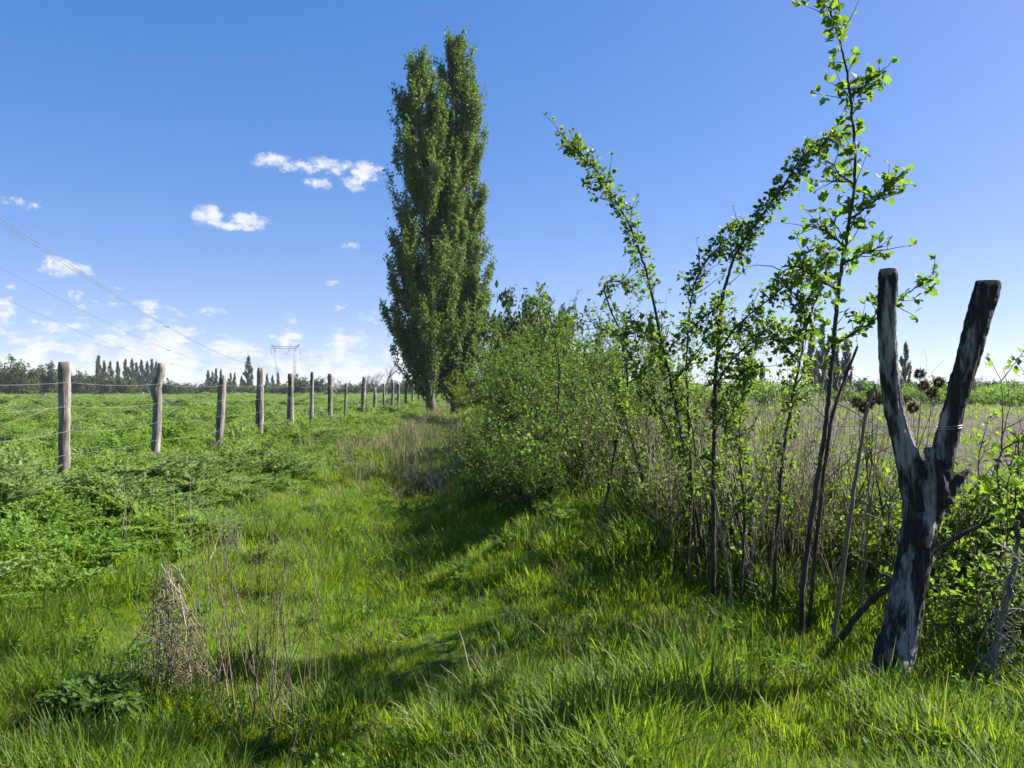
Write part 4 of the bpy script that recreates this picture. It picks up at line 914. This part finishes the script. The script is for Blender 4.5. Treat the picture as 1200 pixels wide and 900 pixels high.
# ------------------------------------------------------------------ dead stalks and plants in the left foreground
def foreground_plants():
    r = np.random.default_rng(91)
    Y = 4.05; base = P(205, 815, Y); base[2] = G(base[0], Y)
    t = thing('dead_stalk_heap', 'tent-shaped heap of broken grey dead stalks in the left foreground', 'dead stalks', base)
    m = MB(); m2 = MB()
    def bit(dst, a, b, rad, wob=.012, n=7): tube(dst, branch_between(r, a, b, n, wob), np.linspace(rad, rad * .55, n), 4, False)
    for k in range(13):                      # upright broken stems
        e = P(176 + 44 * r.random(), 818, Y + r.normal(0, .09)) - base; e[2] = -.02
        bit(m if k % 2 else m2, e, P(181 + 22 * r.random(), 652 + 60 * r.random() ** 1.6, Y + r.normal(0, .05)) - base, .0036)
    for k in range(9):                       # stems snapped over to the right
        bit(m if k % 3 else m2, P(187 + 22 * r.random(), 655 + 35 * r.random(), Y + r.normal(0, .04)) - base, P(222 + 34 * r.random(), 725 + 80 * r.random(), Y - .08 + r.normal(0, .1)) - base, .0034, .01)
    for k in range(26):                      # short broken pieces at all angles
        c = P(162 + 92 * r.random(), 730 + 75 * r.random(), Y + r.normal(0, .1)) - base; d = unit(r.normal(0, 1, 3) + [0, 0, .5]) * (.10 + .16 * r.random()); bit(m, c, c + d, .003, .012, 5)
    bit(m2, P(150, 762, Y) - base, P(186, 708, Y) - base, .0035); bit(m2, P(246, 655, Y + .1) - base, P(282, 592, Y + .2) - base, .003)
    m.build('stalks', M_STALK, t); m2.build('pale_stalks', M_STALK_PALE, t)
    m = MB()
    for k in range(640):
        f = r.random() ** .55; c = P(192 + 16 * f + r.normal(0, 8 + 20 * f), 665 + 145 * f, Y + r.normal(0, .03 + .07 * f)) - base; c[2] = max(c[2], .03)
        tube(m, branch(r, c, unit(r.normal(0, 1, 3) + [0, 0, -.4]), .03 + .11 * r.random(), 6, .6, -.12), np.linspace(.0026, .0008, 6), 3, False)
    tag(m.build('fibres', M_STALK, t), kind='stuff')
    # clump of thin upright stalks to the right of it
    Y = 4.0; base = P(295, 830, Y); base[2] = G(base[0], Y); t = thing('dead_weed_clump', 'loose clump of thin upright brown stalks right of the stalk heap', 'dead weeds', base); m = MB()
    for k in range(52):
        px = 235 + 135 * r.random() if k > 26 else (262, 296, 318, 340)[k % 4] + r.normal(0, 6); e = P(px + r.normal(0, 12), 820, Y + r.normal(0, .22)) - base; e[2] = -.03; h = (.62 + .72 * r.random() * (1.0 if 275 < px < 345 else .7))
        p = branch(r, e, [r.normal(0, .16), r.normal(0, .16), 1], h, 8, .06); tube(m, p, np.linspace(.0036, .001, 8) * (.55 + .7 * r.random()), 4, False)
        for _ in range(r.integers(0, 4)):
            j = r.integers(4, 8); tube(m, branch(r, p[j], unit(np.array([r.normal(0, .5), r.normal(0, .5), 1])), .12 + .15 * r.random(), 4, .1), [.0018, .0015, .0012, .001], 3, False)
    m.build('stalks', M_STALK, t)
    # smaller dead clumps
    for i, (px, py, n, hh, sp, pale, lab) in enumerate([(272, 640, 34, .42, .12, 1, 'tuft of dry straw in the weeds below the third post'), (512, 575, 60, .52, .22, 1, 'pale dry tuft in the lane beside the hedge'), (405, 548, 26, .6, .12, 0, 'thin dark dead stalks standing in the middle of the lane'),
                                                        (193, 572, 26, .55, .12, 0, 'dark dead stalks at the foot of the second post'), (96, 790, 3, .5, .03, 0, 'few thin dark stalks in the grass at far left'), (143, 655, 4, .85, .04, 1, 'single pale straws standing in the weeds near the first post'), (365, 560, 40, .35, .25, 0, 'low brown dead weeds left of the lane'), (535, 545, 40, .6, .2, 0, 'brown dead stalks close to the hedge in the lane'),
                                                        (215, 650, 12, .7, .15, 1, 'sparse tall pale straws behind the stalk heap'), (340, 690, 10, .55, .1, 0, 'few thin stalks behind the loose upright clump')]):
        Y = EYE * F / (py - HORIZON); x = (px - 600) / F * Y
        for _ in range(4): Y = (EYE - G(x, Y)) * F / (py - HORIZON); x = (px - 600) / F * Y
        t = thing('dead_weed_tuft', lab, 'dead weeds', (x, Y, G(x, Y)), None); m = MB()
        for _ in range(n):
            a = r.random() * 6.283; o = sp * math.sqrt(r.random()); p = branch(r, [o * math.cos(a), o * math.sin(a), -.02], [r.normal(0, .25), r.normal(0, .25), 1], hh * (.5 + .6 * r.random()), 6, .09); tube(m, p, np.linspace(.0034, .0013, 6), 3, False)
        m.build('stalks', M_STALK_PALE if pale else M_STALK, t)
    # dark cut-leaved weed
    Y = 3.75; base = P(118, 838, Y); base[2] = G(base[0], Y); t = thing('leafy_weed', 'dark green weed with deeply cut leaves left of the stalk heap', 'weed', base)
    tmpl_n = 0
    for k in range(18):
        a = k * 2.4 + r.normal(0, .2); L_ = .15 + .14 * r.random(); o = np.array([math.cos(a), math.sin(a), 0]); ln = .45 + .5 * r.random(); s = np.linspace(0, 1, 8)[:, None]
        c = o * L_ * ln * s ** 1.3 + np.array([0, 0, 1]) * (.04 + L_ * (s - .55 * ln * s ** 2.4)); m = MB(); tube(m, c, np.linspace(.004, .0015, 8), 4, False); ps = []; ds = []; zs = []; sd = np.array([-o[1], o[0], 0])
        for j in range(2, 8):
            dd = unit(c[j] - c[j - 1])
            for sg in (-1, 1):
                for e in (0, .45, .8): pl = .03 + .06 * math.sin(j / 8 * 3.1); ax = unit(sd * sg + dd * .6); ps.append(c[j] + ax * pl * e); ds.append(ax + (dd * .9 if e else 0) * (1 if e < .6 else -1) + r.normal(0, .2, 3)); zs.append(pl * (.75 - .3 * e))
        ps.append(c[-1] - .02 * dd); ds.append(dd); zs.append(.08); add_leaves(m, np.array(ps), np.array(ds), np.array(zs), (LEAF6[0] * [.75, 1, 1], LEAF6[1]), r, 1.0); m.build('leaf', M_DARKWEED, t)
    # sticks lying in the grass
    for a, b, Ya, Yb, rr, lab in [((-6, 795), (116, 884), 4.15, 3.45, .0065, 'long pale dry stick lying aslant in the grass at lower left'), ((10, 887), (90, 889), 3.35, 3.35, .005, 'short bleached stick lying flat at the bottom left corner'), ((0, 500), (56, 479), 8.0, 8.6, .008, 'grey dry branch sticking up from the weeds at the left edge')]:
        m = MB(); p = P(*a, Ya); q = P(*b, Yb); c = branch_between(r, p, q, 10, .006); tube(m, c, np.linspace(rr, rr * .6, 10), 6, True, .15)
        for _ in range(2): tube(m, branch(r, c[r.integers(2, 8)], unit(q - p) + r.normal(0, .4, 3), .12, 4, .1), [.003, .0025, .002, .0012], 4, False)
        tag(m.build('dry_stick', M_STALK if 'grey' in lab else M_STALK_PALE), lab, 'stick')


foreground_plants()


# ------------------------------------------------------------------ thin spring haze over the plain
def haze():
    mb = MB(); x, y0, y1, z0, z1 = 2600.0, -60.0, 2800.0, -1.6, 44.0
    v = [(-x, y0, z0), (x, y0, z0), (x, y1, z0), (-x, y1, z0), (-x, y0, z1), (x, y0, z1), (x, y1, z1), (-x, y1, z1)]
    mb.add(v, [[0, 3, 2, 1], [4, 5, 6, 7], [0, 1, 5, 4], [1, 2, 6, 5], [2, 3, 7, 6], [3, 0, 4, 7]])
    m, N, L = new_mat('haze_air'); out = N.new('ShaderNodeOutputMaterial'); pv = N.new('ShaderNodeVolumePrincipled')
    pv.inputs['Color'].default_value = (.80, .88, 1.0, 1); pv.inputs['Density'].default_value = HAZE; pv.inputs['Anisotropy'].default_value = 0.0
    L.new(pv.outputs[0], out.inputs['Volume']); tag(mb.build('haze', m, None, False), 'thin pale haze over the fields', 'haze', None, 'stuff')


HAZE = .00016
haze()
